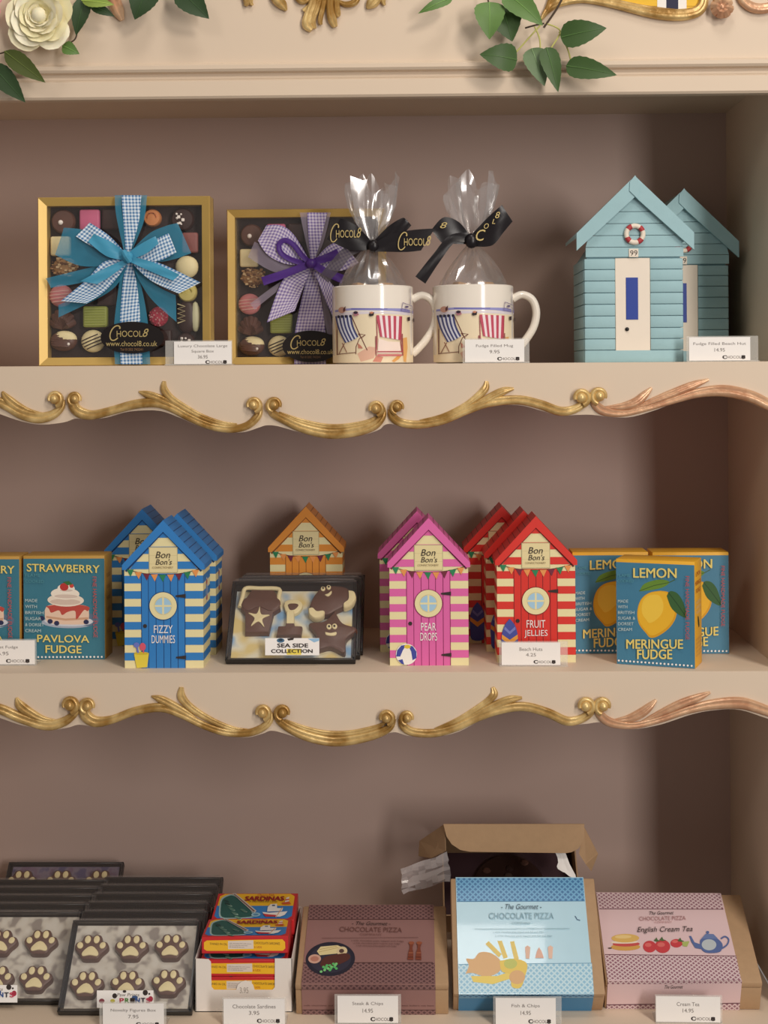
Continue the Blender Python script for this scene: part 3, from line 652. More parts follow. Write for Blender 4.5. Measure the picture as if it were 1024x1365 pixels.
# ================================================================ MUGS with wrapped fudge
CHINA = mat((240, 232, 220), .16, noise=.02, name='white_china', coat=.4)
def mug_proto():
    rp = .0420; H = .0805
    t = thing('mug', 'white china mug printed with deckchairs, beside the purple bowed box', 'mug', group='fudge mugs on the upper shelf')
    MB().lathe([(.001, .003), (.034, .003), (.036, 0), (.0385, .0005), (.0405, .003), (rp, .010), (rp, H-.001), (rp-.0012, H), (rp-.0026, H-.001), (rp-.003, .010), (.034, .006), (.001, .006)], CHINA, 56).build('cup', t)
    # handle in the x,z plane
    P = [(rp-.001, H*.83), (rp+.009, H*.885), (rp+.0195, H*.82), (rp+.0238, H*.66), (rp+.021, H*.47), (rp+.0125, H*.30), (rp+.003, H*.17), (rp-.001, H*.13)]
    MB().tube([(a, 0, b) for a, b in smooth2(P, 28)], [.0042]*28, CHINA, n=12, flat=1.5).build('handle', t)
    k = rp/350.0; zk = H/680.0
    a = Art(lambda x, y: (x, (740-y)*zk))
    pale = (232, 212, 172)
    a.poly([(77, 330), (200, 322), (330, 310), (500, 312), (640, 318), (773, 322), (773, 728), (77, 728)], (236, 220, 188))
    a.poly([(77, 270), (250, 258), (420, 262), (700, 262), (773, 275), (773, 300), (600, 284), (420, 280), (250, 276), (77, 290)], (150, 150, 204))
    a.poly([(250, 260), (400, 264), (560, 264), (556, 272), (400, 272), (250, 270)], (104, 104, 178))
    a.poly([(77, 292), (300, 290), (640, 292), (773, 300), (773, 316), (500, 306), (77, 322)], (222, 214, 222))
    a.poly([(300, 650), (400, 590), (470, 600), (440, 690), (330, 720)], (224, 180, 156)); a.poly([(430, 720), (460, 670), (520, 680), (500, 725)], (212, 140, 120))
    a.poly([(680, 520), (720, 510), (725, 600), (712, 725), (690, 720)], (226, 172, 104)); a.poly([(590, 715), (640, 670), (680, 660), (650, 700), (610, 725)], (224, 164, 92))
    # striped deckchairs
    def chair(tl, tr, bl, br, c1, c2, n_, sag):
        for i in range(n_):
            f0, f1 = i/n_, (i+1)/n_
            L = []; R_ = []
            for j in range(9):
                v = j/8
                def q(f):
                    x = (tl[0]+(tr[0]-tl[0])*f)*(1-v)+(bl[0]+(br[0]-bl[0])*f)*v; y = (tl[1]+(tr[1]-tl[1])*f)*(1-v)+(bl[1]+(br[1]-bl[1])*f)*v
                    return (x-sag*math.sin(v*math.pi), y+sag*.6*v*math.sin(f*math.pi))
                L.append(q(f0)); R_.append(q(f1))
            a.poly(L+R_[::-1], c1 if i % 2 == 0 else c2)
    a.poly([(106, 330), (126, 330), (130, 650), (118, 655)], (196, 170, 140))
    a.line([(250, 322), (310, 460), (385, 622)], 7, (110, 60, 52)); a.line([(370, 490), (320, 520), (290, 590), (288, 655)], 6, (116, 70, 60)); a.line([(310, 480), (370, 490), (340, 520), (310, 480)], 5, (110, 60, 52))
    a.line([(190, 560), (140, 650)], 6, (140, 90, 70)); a.line([(170, 555), (210, 640)], 6, (150, 100, 80)); a.line([(120, 655), (290, 640)], 6, (120, 80, 66)); a.line([(124, 440), (122, 660)], 6, (120, 70, 62))
    a.poly([(306, 560), (330, 580), (350, 605), (310, 605)], (196, 128, 108))
    chair((108, 322), (256, 318), (196, 556), (312, 505), (70, 74, 122), (214, 218, 232), 9, 14)
    for x in (140, 172, 206, 244): a.ell(x, 328, 10, 13, (36, 34, 52), 10)
    a.poly([(480, 520), (560, 548), (655, 552), (668, 650), (472, 650)], (246, 226, 214))
    chair((464, 322), (674, 330), (494, 506), (660, 535), (190, 74, 96), (240, 222, 226), 9, 0)
    a.line([(458, 500), (460, 668)], 7, (160, 74, 84)); a.line([(676, 480), (680, 668)], 7, (160, 74, 84)); a.line([(466, 330), (470, 520), (464, 620)], 6, (170, 70, 80)); a.line([(672, 330), (664, 560), (674, 640)], 6, (170, 70, 80))
    a.rect(470, 630, 672, 640, (178, 80, 90)); a.rect(470, 658, 672, 672, (206, 110, 116))
    # figures, boat
    a.ell(176, 272, 32, 26, (186, 140, 122)); a.poly([(186, 262), (208, 240), (204, 280), (186, 290)], (84, 50, 52)); a.poly([(270, 295), (310, 288), (318, 320), (280, 330)], (176, 120, 130)); a.ell(292, 298, 18, 13, (50, 36, 54), 10)
    a.poly([(400, 318), (424, 292), (446, 298), (440, 326), (410, 332)], (44, 32, 36)); a.ell(424, 300, 16, 9, (196, 130, 100), 8)
    a.poly([(716, 338), (738, 332), (738, 366), (720, 370)], (60, 44, 48)); a.ell(768, 358, 5, 18, (60, 44, 48), 8)
    a.line([(680, 212), (752, 236), (766, 298), (668, 282), (680, 212)], 5, (126, 112, 150)); a.line([(672, 262), (762, 288)], 4, (126, 112, 150)); a.ell(712, 246, 16, 8, (96, 84, 120), 8); a.line([(740, 85), (742, 226)], 4, (150, 140, 160)); a.line([(700, 255), (748, 262)], 4, (150, 130, 160))
    def cyl(u, v, o):
        q = math.asin(max(-.995, min(.995, (u-425)/352.0))); r = rp+o
        return (r*math.sin(q), -r*math.cos(q), v)
    a.build('printed_design', t, cyl, cuts=[77+i*29 for i in range(25)])
    return t, rp, H
MUG, MR, MH = mug_proto()
def fudge_bag(cx, Y, label, conv, bow):
    t = thing('fudge_bag', label, 'sweet bag', (cx, Y, Z1+.0075), group='wrapped fudge in the mugs')
    rnd = random.Random(int(cx*1e4))
    ph = [rnd.uniform(0, 6.28) for _ in range(12)]
    wob = lambda i, q: 1+(.05+.012*i)*math.sin(5*q+ph[i % 12])+(.04+.008*i)*math.sin(11*q+ph[(i+3) % 12]*2)
    p = [(.020, 0), (.033, .008), (.036, .05), (.037, MH-.012), (.0345, MH-.003), (.0275, MH+.008), (.0205, MH+.018), (.0125, MH+.028), (.006, MH+.035), (.005, MH+.040)]
    MB().lathe(p, CELLO, 44, wob=lambda i, q: 1+(.05*math.sin(6*q+ph[0])+.05*math.sin(13*q+ph[1]+.3*i)+.03*math.sin(23*q+ph[2]))*(1 if i > 4 else .1)).build('cellophane_film', t, ang=24)
    p2 = [(.005, MH+.040), (.009, MH+.048), (.016, MH+.060), (.021, MH+.075), (.0235, MH+.090), (.024, MH+.100)]
    vs = []; n = 44
    for i, (r, z) in enumerate(p2):
        for j in range(n):
            q = 2*math.pi*j/n; rr = r*(1+.22*math.sin(5*q+ph[0]+.25*i)+.16*math.sin(9*q+ph[1])+.07*math.sin(19*q+ph[4]+i))
            vs.append((rr*math.cos(q), rr*math.sin(q)*.45, z+(.008*math.sin(3*q+ph[2])+.006*math.sin(7*q+ph[3]))*(i/5)**2))
    fs = [(i*n+j, i*n+(j+1) % n, (i+1)*n+(j+1) % n, (i+1)*n+j) for i in range(5) for j in range(n)]
    MB().add(vs, fs, CELLO).build('cellophane_frill', t, ang=24)
    bow(t)
    return t
BSAT = mat((24, 20, 24), .32, noise=.1, name='black_satin'); BORG = mat((64, 56, 62), .45, alpha=.8, noise=.1, name='black_organza')
def logos(t, part, conv, Y, items):
    o = t.location
    def T(x, y):
        p = at_y(*conv(x, y), Y)-Vector(o); return (p.x, p.z)
    a = Art(T)
    for kind, x0, y0, x1, y1 in items:
        if kind == 'logo': a.logo(x0, y0, x1, y1, LOGOG)
        else: a.text(kind, x0, y0, x1, y1, LOGOG, shear=.3)
    a.build('lettering', part, front(0, Y-o[1], 0))
YM = .060
def c5(x, y): return (540+x*.2148, 220+y*.2149)
def bowA(t):
    Y = YM-.012; C = c4
    band('ribbon_tail', t, t, C, [(690, 362), (600, 392), (545, 450), (485, 520)], [34, 50, 56, 50], BORG, Y+.004)
    l = ribbon('ribbon_loop', t, t, C, [(705, 350), (630, 276), (560, 244)], [(700, 386), (600, 386), (498, 338)], BSAT, Y, .003)
    ribbon('ribbon_loop', t, t, C, [(712, 346), (775, 282), (838, 243), (860, 250)], [(718, 386), (790, 350), (850, 310), (882, 276)], BSAT, Y, .004)
    r = ribbon('ribbon_tail', t, t, C, [(712, 352), (800, 312), (890, 296), (988, 290)], [(716, 394), (800, 396), (870, 396), (926, 390)], BSAT, Y-.005, .003)
    logos(t, l, C, Y-.0055, [('logo', 512, 268, 655, 350)]); logos(t, r, C, Y-.010, [('logo', 820, 306, 972, 386)])
    c = at_y(*C(710, 368), Y-.003); MB().ball(c, .0062, .005, .0066, BSAT, 14).build('ribbon_knot', t, world=t)
def bowB(t):
    Y = YM-.012; C = c5
    band('ribbon_tail', t, t, C, [(395, 450), (290, 462), (200, 570), (95, 715)], [60, 56, 60, 76], BSAT, Y-.002, .003)
    l = ribbon('ribbon_loop', t, t, C, [(400, 432), (330, 352), (240, 326), (166, 400)], [(395, 492), (300, 490), (230, 484), (168, 412)], BSAT, Y, .004)
    r = ribbon('ribbon_loop', t, t, C, [(415, 430), (515, 325), (600, 250)], [(430, 506), (540, 500), (610, 420), (666, 352)], BSAT, Y, .004)
    logos(t, l, C, Y-.0065, [('8', 218, 355, 262, 392)]); logos(t, r, C, Y-.0065, [('C', 440, 400, 500, 470), ('O', 490, 362, 520, 395), ('8', 560, 290, 590, 330), ('L', 540, 335, 560, 365)])
    c = at_y(*C(412, 470), Y-.003); MB().ball(c, .0068, .005, .008, BSAT, 14).build('ribbon_knot', t, world=t)
xm1 = at_y(496.5, 430, YM-.02).x; xm2 = at_y(632, 430, YM-.02).x
MUG.location = (xm1, YM, Z1)
m2 = again(MUG, (xm2, YM+.002, Z1), label='white china mug printed with deckchairs, behind a price tag')
FUD = mat((196, 148, 92), .6, noise=.12, nscale=200, name='fudge'); FPROTO = None
for cx, who in ((xm1, 'beside the purple bowed box'), (xm2, 'behind a price tag')):
    for k, (dx, dy, dz, ry) in enumerate([(-.012, -.006, .0712, .2), (.013, -.004, .0705, -.3), (.0, .014, .0708, .1), (-.013, -.005, .0585, 0), (.013, -.003, .0580, .1), (.0, .015, .0585, 0)][:3]):
        o = MB().box(-.0095, .0095, -.008, .008, 0, .012, FUD, .0018, 2).build('fudge_piece') if FPROTO is None else FPROTO.copy()
        if FPROTO is None: FPROTO = o
        else: COL.objects.link(o)
        o.location = (cx+dx, YM+dy, Z1+dz); o.rotation_euler = (0, ry, ry*2)
        props(o, 'piece of caramel fudge wrapped in the mug '+who, 'fudge', 'fudge pieces in the mugs')
fudge_bag(xm1, YM, 'clear fudge bag with long printed black bow in the mug by the purple bow', c4, bowA)
fudge_bag(xm2, YM, 'clear fudge bag with drooping black bow tail in the price tagged mug', c5, bowB)

# ================================================================ PAINTED WOODEN BEACH HUTS
HB = mat((154, 190, 197), .6, noise=.05, nscale=90, name='pale_blue_paint', bump=.05); HBD = mat((132, 168, 178), .6, noise=.05, name='blue_gap_paint')
IVORY = mat((234, 222, 206), .55, noise=.03); NAVY = mat((20, 56, 150), .4, noise=.03); BUOYR = mat((176, 58, 62), .5); BLK = mat((22, 20, 20), .4)
def wooden_hut():
    t = thing('wooden_beach_hut', 'pale blue wooden beach hut with white door and red lifebuoy', 'toy hut', group='wooden beach huts')
    k = .2773*mpp(.03); X = lambda x: (x-380)*k; Z = lambda y: (941-y)*k
    w0, w1, dep = X(147), X(614), .100
    apx, apz = X(385), Z(80)
    sl = (Z(118)-Z(402))/(X(385)-X(103))
    MB().prism([(w0+.002, 0), (w1-.002, 0), (w1-.002, Z(436)), (apx, apz-.004), (w0+.002, Z(436))], .002, dep, HBD).build('body', t)
    rows = [442, 495, 550, 607, 662, 718, 775, 828, 882]
    for a_, b_ in zip(rows[:-1], rows[1:]):
        for x0, x1 in ((145, 291), (460, 615)):
            MB().box(X(x0), X(x1), -.0006, .003, Z(b_)+.0003, Z(a_)-.0003, HB, .0006, 2).build('plank', t)
        for sx, xx in ((-1, w0), (1, w1)):
            MB().box(xx-.0012 if sx < 0 else xx-.0025, xx+.0025 if sx < 0 else xx+.0012, .003, dep, Z(b_)+.0003, Z(a_)-.0003, HB, .0006, 2).build('plank', t)
    MB().box(X(145), X(615), -.0006, .003, 0, Z(882)-.0003, HB, .0006, 2).build('plank', t)
    for sx, xx in ((-1, w0), (1, w1)): MB().box(xx-.0012 if sx < 0 else xx-.0025, xx+.0025 if sx < 0 else xx+.0012, .003, dep, 0, Z(882)-.0003, HB, .0006, 2).build('plank', t)
    gr = [436, 388, 332, 275, 218, 150]
    for a_, b_ in zip(gr[:-1], gr[1:]):
        def hw(y): return min(w1-apx+.001, (Z(112)-Z(y))/sl)
        MB().prism([(apx-hw(a_), Z(a_)+.0003), (apx+hw(a_), Z(a_)+.0003), (apx+max(hw(b_), .001), Z(b_)-.0003), (apx-max(hw(b_), .001), Z(b_)-.0003)], -.0012, .003, HB).build('gable_plank', t)
    # roof boards and barge boards
    for sg in (-1, 1):
        e = X(665)-X(385)+.0
        pts = [(apx, Z(58)), (apx+sg*e, Z(58)-(Z(58)-Z(328))), (apx+sg*e, Z(328)-.0035), (apx, Z(58)-.0035)]
        MB().prism(pts if sg > 0 else pts[::-1], .001, dep+.006, HB).build('roof_panel', t)
        pts = [(apx, Z(50)), (apx+sg*e, Z(322)), (apx+sg*e, Z(405)), (apx, Z(150))]
        MB().prism(pts if sg > 0 else pts[::-1], -.0075, -.0035, HB).build('bargeboard', t)
    MB().prism([(apx, Z(48)), (apx+X(412)-X(385), Z(88)), (apx+X(396)-X(385), Z(160)), (apx-(X(412)-X(385)), Z(122)), (apx-(X(410)-X(385)), Z(80))], -.0088, -.0072, HB).build('finial', t)
    d = MB().box(X(292), X(459), -.0002, .003, Z(890), Z(440), IVORY, .0005, 1).build('door', t)
    MB().box(X(343), X(401), -.0008, .0, Z(736), Z(534), NAVY, .0002, 1).build('window', d)
    MB().ball((X(347), -.0012, Z(782)), .0021, .0014, .0021, BLK, 12).build('knob', d)
    b = thing('lifebuoy', None, None); b.parent = t; cx, cz, R0, r0 = X(385), Z(327), 40*k, 12*k
    for q in range(8):
        a0, a1 = q*math.pi/4+math.pi/8*1.4, (q+1)*math.pi/4+math.pi/8*(.6 if q % 2 == 0 else 1.4)
        a0 = q*math.pi/4 - (.12 if q % 2 else -.12) + .4; a1 = (q+1)*math.pi/4 + (.12 if q % 2 else -.12)+.4
        if q % 2 == 0: a0, a1 = q*math.pi/4+.27+.12, (q+1)*math.pi/4+.27-.12
        else: a0, a1 = q*math.pi/4+.27-.12, (q+1)*math.pi/4+.27+.12
        P = [(cx+R0*math.cos(a0+(a1-a0)*i/6), -.0035, cz+R0*math.sin(a0+(a1-a0)*i/6)) for i in range(7)]
        MB().tube(P, r0 if q % 2 else r0*1.08, IVORY if q % 2 else BUOYR, n=10).build('ring_segment', b)
    pl = MB().box(X(357), X(403), -.0024, -.001, Z(437), Z(396), IVORY, .0003, 1).build('number_plate', t)
    a = Art(lambda x, y: (X(x), Z(y))); a.text('99', 363, 404, 398, 430, INK); a.build('lettering', pl, front(0, -.0024, 0))
    return t
HUT = wooden_hut(); p = at_y(845.4, 480, .033); HUT.location = (p.x, .033, Z1)
p = at_y(910, 480, .152); h2 = again(HUT, (p.x+.0005, .152, Z1), label='pale blue wooden beach hut half hidden by its twin')
HUT['label'] = 'pale blue wooden beach hut with number 99 standing clear in front'

# ================================================================ MIDDLE SHELF: CARTON BEACH HUTS
CARD_CREAM = (236, 224, 172)
GRN, ORG, MAR = (44, 132, 86), (232, 152, 84), (116, 40, 60)
def carton_hut(label, cat_col, dark, words, icon, loc):
    t = thing('sweet_carton', label, 'sweet box', loc, group='beach hut sweet cartons')
    k = .293*mpp(.032); W = 359*k; H = 450*k; dep = .052
    X = lambda x: (x-282.5)*k; Z = lambda y: (770-y)*k
    main = mat(cat_col, .45, noise=.03); dk = mat(dark, .5, noise=.03); cr = mat(CARD_CREAM, .5, noise=.03)
    MB().prism([(-W/2, 0), (W/2, 0), (W/2, Z(318)), (0, Z(140)), (-W/2, Z(318))], 0, dep, cr).build('carton', t, smooth=False)
    # folded roof: chevron band with overhang
    for sg in (-1, 1):
        pts = [(0, Z(97)), (sg*188*k, Z(300)), (sg*188*k, Z(322)), (sg*170*k, Z(322)), (0, Z(150))]
        ro = MB().prism(pts if sg > 0 else pts[::-1], -.0025, dep+.002, main).build('roof_slope', t, smooth=False)
        mb = MB(); A = Vector((0, 0, Z(97))); B = Vector((sg*188*k, 0, Z(300))); nrm = Vector((-(B-A).z, 0, (B-A).x)).normalized()*sg
        for q in range(1, 8):
            c = A.lerp(B, q/8); dd = (B-A).normalized()*.00035
            mb.add([c-dd+nrm*.0003+Vector((0, -.0025, 0)), c+dd+nrm*.0003+Vector((0, -.0025, 0)), c+dd+nrm*.0003+Vector((0, dep+.002, 0)), c-dd+nrm*.0003+Vector((0, dep+.002, 0))], [(0, 1, 2, 3)], dk)
        mb.build('tile_line', ro, smooth=False)
    a = Art(lambda x, y: (X(x), Z(y)))
    for y0 in range(350, 770, 70): a.rect(103, y0, 462, y0+35, main)
    a.poly([(283, 140), (315, 178), (251, 178)], main)
    a.poly([(216, 218), (350, 218), (378, 251), (188, 251)], main); a.poly([(157, 286), (408, 286), (437, 320), (128, 320)], main)
    a.line([(110, 330), (283, 150), (455, 330)], 9, dk)
    a.rect(180, 340, 380, 770, main)
    for x in (181, 213, 247, 282, 313, 347, 379): a.rect(x-1.5, 345, x+1.5, 770, dk)
    a.rect(216, 220, 347, 337, mat(tuple(int(v*.8) for v in CARD_CREAM), .6)); a.rect(219, 223, 344, 334, (232, 216, 164))
    for y in (258, 296): a.rect(219, y, 344, y+1.2, (206, 188, 140))
    P = [(112, 318), (150, 330), (205, 341), (282, 346), (352, 341), (410, 330), (452, 318)]; a.line(smooth2(P, 24), 3, INK)
    for x, y, c in ((131, 322, GRN), (168, 333, ORG), (205, 340, MAR), (241, 344, ORG), (278, 346, GRN), (315, 345, ORG), (352, 341, MAR), (391, 334, GRN), (428, 325, ORG)):
        a.poly([(x-16, y), (x+16, y-1), (x+2, y+32)], c)
    a.ell(280, 487, 65, 65, dk, 36); a.ell(280, 487, 62, 62, cr, 36); a.ell(280, 487, 41, 41, mat(tuple(int(v*.9) for v in CARD_CREAM), .6), 30); a.ell(280, 487, 37, 37, (166, 204, 228), 30)
    a.rect(276, 448, 284, 526, cr); a.rect(241, 483, 319, 491, cr)
    a.ell(197, 578, 9, 9, INK, 14)
    for y in (442, 721): a.poly([(338, y-3), (383, y-9), (383, y+9), (338, y+4)], INK)
    if icon == 'ball':
        a.ell(178, 718, 48, 48, (244, 240, 232), 32)
        a.poly([(178, 675), (155, 678), (136, 700), (131, 728), (150, 728), (162, 700)], (62, 74, 160)); a.poly([(186, 676), (208, 682), (224, 706), (224, 735), (206, 745), (200, 706)], (62, 74, 160)); a.poly([(140, 745), (160, 740), (168, 765), (155, 760)], (62, 74, 160))
        a.ell(183, 683, 15, 9, (226, 196, 60), 16)
    elif icon == 'bucket':
        a.poly([(146, 705), (214, 700), (206, 765), (158, 768)], (226, 206, 70)); a.ell(180, 702, 34, 7, (206, 182, 50), 18); a.ell(186, 672, 14, 18, (216, 88, 110), 16); a.line([(165, 700), (160, 668)], 8, (110, 120, 196)); a.ell(158, 664, 14, 12, (110, 120, 196), 14); a.line([(190, 700), (188, 680)], 6, (216, 88, 110))
    else:
        a.poly(smooth2([(160, 568), (185, 600), (197, 650), (194, 700), (188, 752), (132, 752), (124, 700), (122, 650), (136, 600), (160, 568)], 30), (70, 80, 160)); a.poly([(124, 640), (160, 665), (196, 640), (197, 660), (160, 690), (123, 660)], (232, 160, 60)); a.poly([(138, 604), (160, 626), (184, 604), (187, 616), (160, 640), (134, 616)], (120, 128, 196))
    a.build('printed_front', t, front(0, 0, 0), cuts=None)
    a = Art(lambda x, y: (X(x), Z(y)), base=.0022 if False else .0013)
    a.text('Bon', 247, 240, 314, 270, INK, shear=.25); a.text("Bon's", 247, 274, 322, 300, INK, shear=.25); a.text('CONFECTIONERY', 232, 308, 328, 317, mat((150, 130, 96), .6))
    if words:
        a.text(words[0], 280-36*len(words[0])/4.2, 575, 280+36*len(words[0])/4.2 if len(words[0]) > 4 else 314, 610, WHITE); a.text(words[1], 280-38*len(words[1])/5, 620, 280+38*len(words[1])/5, 656, WHITE)
    a.build('lettering', t, front(0, 0, 0))
    for sg in (-1, 1):
        a = Art()
        for y0 in range(350, 770, 70): a.rect(0, Z(y0+35), dep, Z(y0), main)
        if icon == 'bucket' and sg > 0: a.ell(.026, Z(430), .006, .013, (226, 226, 222)); a.ell(.026, Z(430), .004, .009, main); a.ell(.026, Z(395), .004, .003, BUOYR); a.ell(.026, Z(466), .004, .003, BUOYR)
        a.build('printed_side', t, lambda u, v, o, sg=sg: (sg*(W/2+o), u, v))
    return t
def stand(px, py, z): p = on_z(px, py, z); return (p.x, p.y, z)
BL, BLD = (52, 128, 198), (24, 66, 120); PK, PKD = (224, 104, 170), (140, 32, 92); RD, RDD = (218, 50, 40), (130, 20, 24); OR_, ORD = (226, 146, 58), (150, 88, 30)
blue = carton_hut('blue striped beach hut carton lettered Fizzy Dummies with a yellow bucket', BL, BLD, ('FIZZY', 'DUMMIES'), 'bucket', stand(219, 890.5, Z2))
again(blue, stand(238, 873, Z2), label='blue striped beach hut carton hidden behind the Fizzy Dummies carton')
again(blue, stand(191, 861, Z2), label='blue striped beach hut carton in shade beside the strawberry fudge box')
orange = carton_hut('orange striped beach hut carton behind the sea side chocolate trays', OR_, ORD, None, 'ball', stand(409, 856, Z2))
pink = carton_hut('pink striped beach hut carton lettered Pear Drops with a beach ball', PK, PKD, ('PEAR', 'DROPS'), 'ball', stand(572.5, 887, Z2))
again(pink, stand(557, 869, Z2), label='pink striped beach hut carton mostly hidden behind the Pear Drops carton')
red = carton_hut('red striped beach hut carton lettered Fruit Jellies with a surfboard', RD, RDD, ('FRUIT', 'JELLIES'), 'board', stand(715.5, 883, Z2))
again(red, stand(699, 868.5, Z2), label='red striped beach hut carton directly behind the Fruit Jellies carton')
again(red, stand(670, 857, Z2), label='red striped beach hut carton hindmost of three, against the back wall')

# ---------------------------------------------------------------- fudge boxes
TEALC = mat((62, 122, 142), .45, noise=.04, nscale=200, name='teal_print'); BLUEC = mat((70, 128, 158), .45, noise=.04, nscale=200, name='blue_print')
YEL = mat((236, 178, 52), .5, noise=.04); STRW = mat((196, 152, 72), .5, noise=.04); LETY = mat((236, 214, 120), .6, noise=0); PALE = mat((188, 206, 206), .6, noise=0); REDT = mat((196, 76, 70), .6, noise=0); FAINT = mat((84, 146, 160), .6, noise=0)
FW, FH, FD = .0815, .1080, .038
def fudge_box(label, kind, loc, rz, W, H):
    t = thing('fudge_box', label, 'fudge box', loc, (0, 0, rz), group='fruit fudge boxes')
    side = YEL if kind == 'lemon' else STRW; face = BLUEC if kind == 'lemon' else TEALC
    MB().box(-W/2, W/2, 0, FD, 0, H, side, .0008, 2).build('carton', t)
    T = quadT((107, 280), (484, 270), (478, 745), (108, 750), W, H-.003) if kind == 'straw' else quadT((295, 120), (672, 133), (675, 657), (293, 630), W, H-.003)
    a = Art(T); L = Art(T, base=.0013)
    if kind == 'straw':
        a.poly([(108, 281), (483, 271), (477, 744), (109, 749)], face)
        a.ell(310, 575, 120, 26, (168, 176, 192)); a.ell(400, 560, 55, 30, (96, 116, 140)); a.ell(315, 568, 112, 24, (210, 212, 220))
        a.poly(smooth2([(205, 520), (225, 495), (310, 488), (395, 495), (408, 530), (402, 570), (380, 582), (250, 582), (210, 565), (205, 520)], 40), (232, 200, 176)); a.poly([(212, 545), (300, 556), (405, 548), (404, 558), (300, 566), (212, 554)], (206, 160, 130))
        a.poly(smooth2([(210, 500), (310, 486), (405, 498), (402, 520), (385, 515), (350, 560), (345, 520), (310, 525), (285, 540), (270, 518), (235, 530), (225, 512), (210, 500)], 44), (190, 76, 66))
        a.ell(302, 470, 84, 30, (236, 222, 204)); a.ell(300, 478, 70, 14, (214, 192, 176)); a.ell(300, 440, 66, 28, (242, 230, 214)); a.ell(304, 452, 54, 9, (216, 196, 182)); a.ell(305, 415, 40, 22, (244, 234, 220)); a.ell(306, 424, 30, 6, (218, 200, 186))
        a.ell(296, 408, 20, 18, (190, 54, 50)); a.ell(330, 402, 10, 10, (206, 70, 60)); a.poly([(290, 385), (318, 380), (335, 395), (312, 400)], (60, 110, 56))
        for x, y in ((192, 556), (230, 570), (260, 578), (395, 570)): a.ell(x, y, 12, 11, (44, 48, 84), 14)
        for k in range(18): L.ell(175+k*17, 737-k*.3, 4.6, 4.6, WHITE, 10)
        L.text('STRAWBERRY', 126, 302, 462, 338, LETY, .012); L.text('PAVLOVA', 172, 632, 408, 666, LETY, .012); L.text('FUDGE', 210, 680, 372, 716, LETY, .012)
        L.text('FLAME', 118, 348, 188, 362, FAINT, .006); L.text('COOKED', 118, 376, 205, 390, FAINT, .006)
        for i, (s_, x1) in enumerate((('MADE', 174), ('WITH', 172), ('BRITISH', 202), ('SUGAR', 192), ('& DORSET', 204), ('CREAM', 190))): L.text(s_, 118, 466+i*28, x1, 480+i*28, PALE, .006)
        L.text('FINE HANDMADE FUDGE', 430, 355, 448, 640, REDT, .006, vert=-1)
    else:
        a.poly([(296, 122), (671, 135), (674, 655), (295, 629)], face)
        lem = smooth2([(510, 264), (555, 275), (585, 330), (584, 395), (552, 450), (500, 490), (462, 500), (440, 478), (405, 430), (397, 370), (415, 310), (455, 275), (510, 264)], 48)
        a.poly(lem, (222, 162, 34)); a.poly([(490+(x-490)*.93-2, 375+(y-375)*.93-4) for x, y in lem], (238, 184, 46)); a.poly([(470+(x-490)*.55, 350+(y-375)*.6) for x, y in lem], (244, 202, 72))
        a.poly(smooth2([(408, 268), (430, 232), (480, 212), (525, 208), (553, 222), (520, 248), (460, 262), (408, 268)], 26), (104, 142, 52)); a.line([(408, 266), (480, 238), (553, 222), (580, 208)], 4, (70, 100, 46))
        a.poly(smooth2([(540, 290), (556, 266), (590, 276), (618, 320), (634, 395), (600, 385), (562, 350), (540, 290)], 26), (60, 100, 56)); a.line([(548, 272), (590, 330), (632, 394)], 4, (40, 74, 42))
        for k in range(20): L.ell(306+k*18.6, 612+k*1.4, 5, 5, WHITE, 10)
        L.text('LEMON', 382, 150, 588, 198, LETY, .012); L.text('MERINGUE', 345, 506, 618, 552, LETY, .012); L.text('FUDGE', 398, 556, 566, 604, LETY, .012)
        L.text('FLAME', 304, 180, 366, 194, FAINT, .006); L.text('COOKED', 304, 208, 384, 222, FAINT, .006)
        for i, (s_, x1) in enumerate((('MADE', 356), ('WITH', 352), ('BRITISH', 386), ('SUGAR &', 390), ('DORSET', 382), ('CREAM', 374))): L.text(s_, 306, 308+i*28, x1, 323+i*28, PALE, .006)
        L.text('FINE HANDMADE FUDGE', 632, 188, 650, 506, REDT, .006, vert=-1)
    a.build('printed_front', t, front(-W/2, 0, 0)); L.build('lettering', t, front(-W/2, 0, 0))
    S = Art()
    if kind == 'lemon':
        for s_, v in (('LEMON', .092), ('MERINGUE', .083), ('FUDGE', .075)): S.text(s_, .006 if s_ != 'MERINGUE' else .003, v+.0045, .030 if s_ != 'MERINGUE' else .035, v, mat((176, 84, 40), .6))
        for q in range(3): S.text('FLAME COOKED FUDGE', .006, .064-q*.005+.003, .032, .064-q*.005, mat((226, 210, 170), .6))
        S.ell(.019, .045, .003, .007, (50, 60, 44), 14, .5)
        for q in range(5): S.text('BRITISH SUGAR & CREAM', .005, .027-q*.004+.0024, .033, .027-q*.004, mat((206, 160, 92), .6))
    else:
        for q in range(6): S.text('FUDGE', .010, .085-q*.012+.004, .028, .085-q*.012, mat((150, 110, 54), .6))
    S.build('side_lettering', t, lambda u, v, o: (W/2+o, u, v))
    return t
P1 = on_z(822, 885, Z2); P2 = on_z(927, 892, Z2)
lw = (P2-P1).length; rz = math.atan2(P2.y-P1.y, P2.x-P1.x); mid = (P1+P2)/2
lem = fudge_box('angled lemon meringue fudge box showing its bright yellow side', 'lemon', (mid.x, mid.y, Z2), rz, lw, FH)
p = stand(921.5, 872, Z2); again(lem, p, (0, 0, 0), 'lemon meringue fudge box in shade nearest the cabinet side wall')
p = stand(814.5, 871.5, Z2); again(lem, p, (0, 0, 0), 'lemon meringue fudge box in shade behind the red beach hut carton')
sw = (on_z(140, 879, Z2)-on_z(31, 879.5, Z2)).length
straw = fudge_box('strawberry pavlova fudge box beside the blue beach hut cartons', 'straw', stand(86, 879, Z2), R(-.5), sw, FH+.0015)
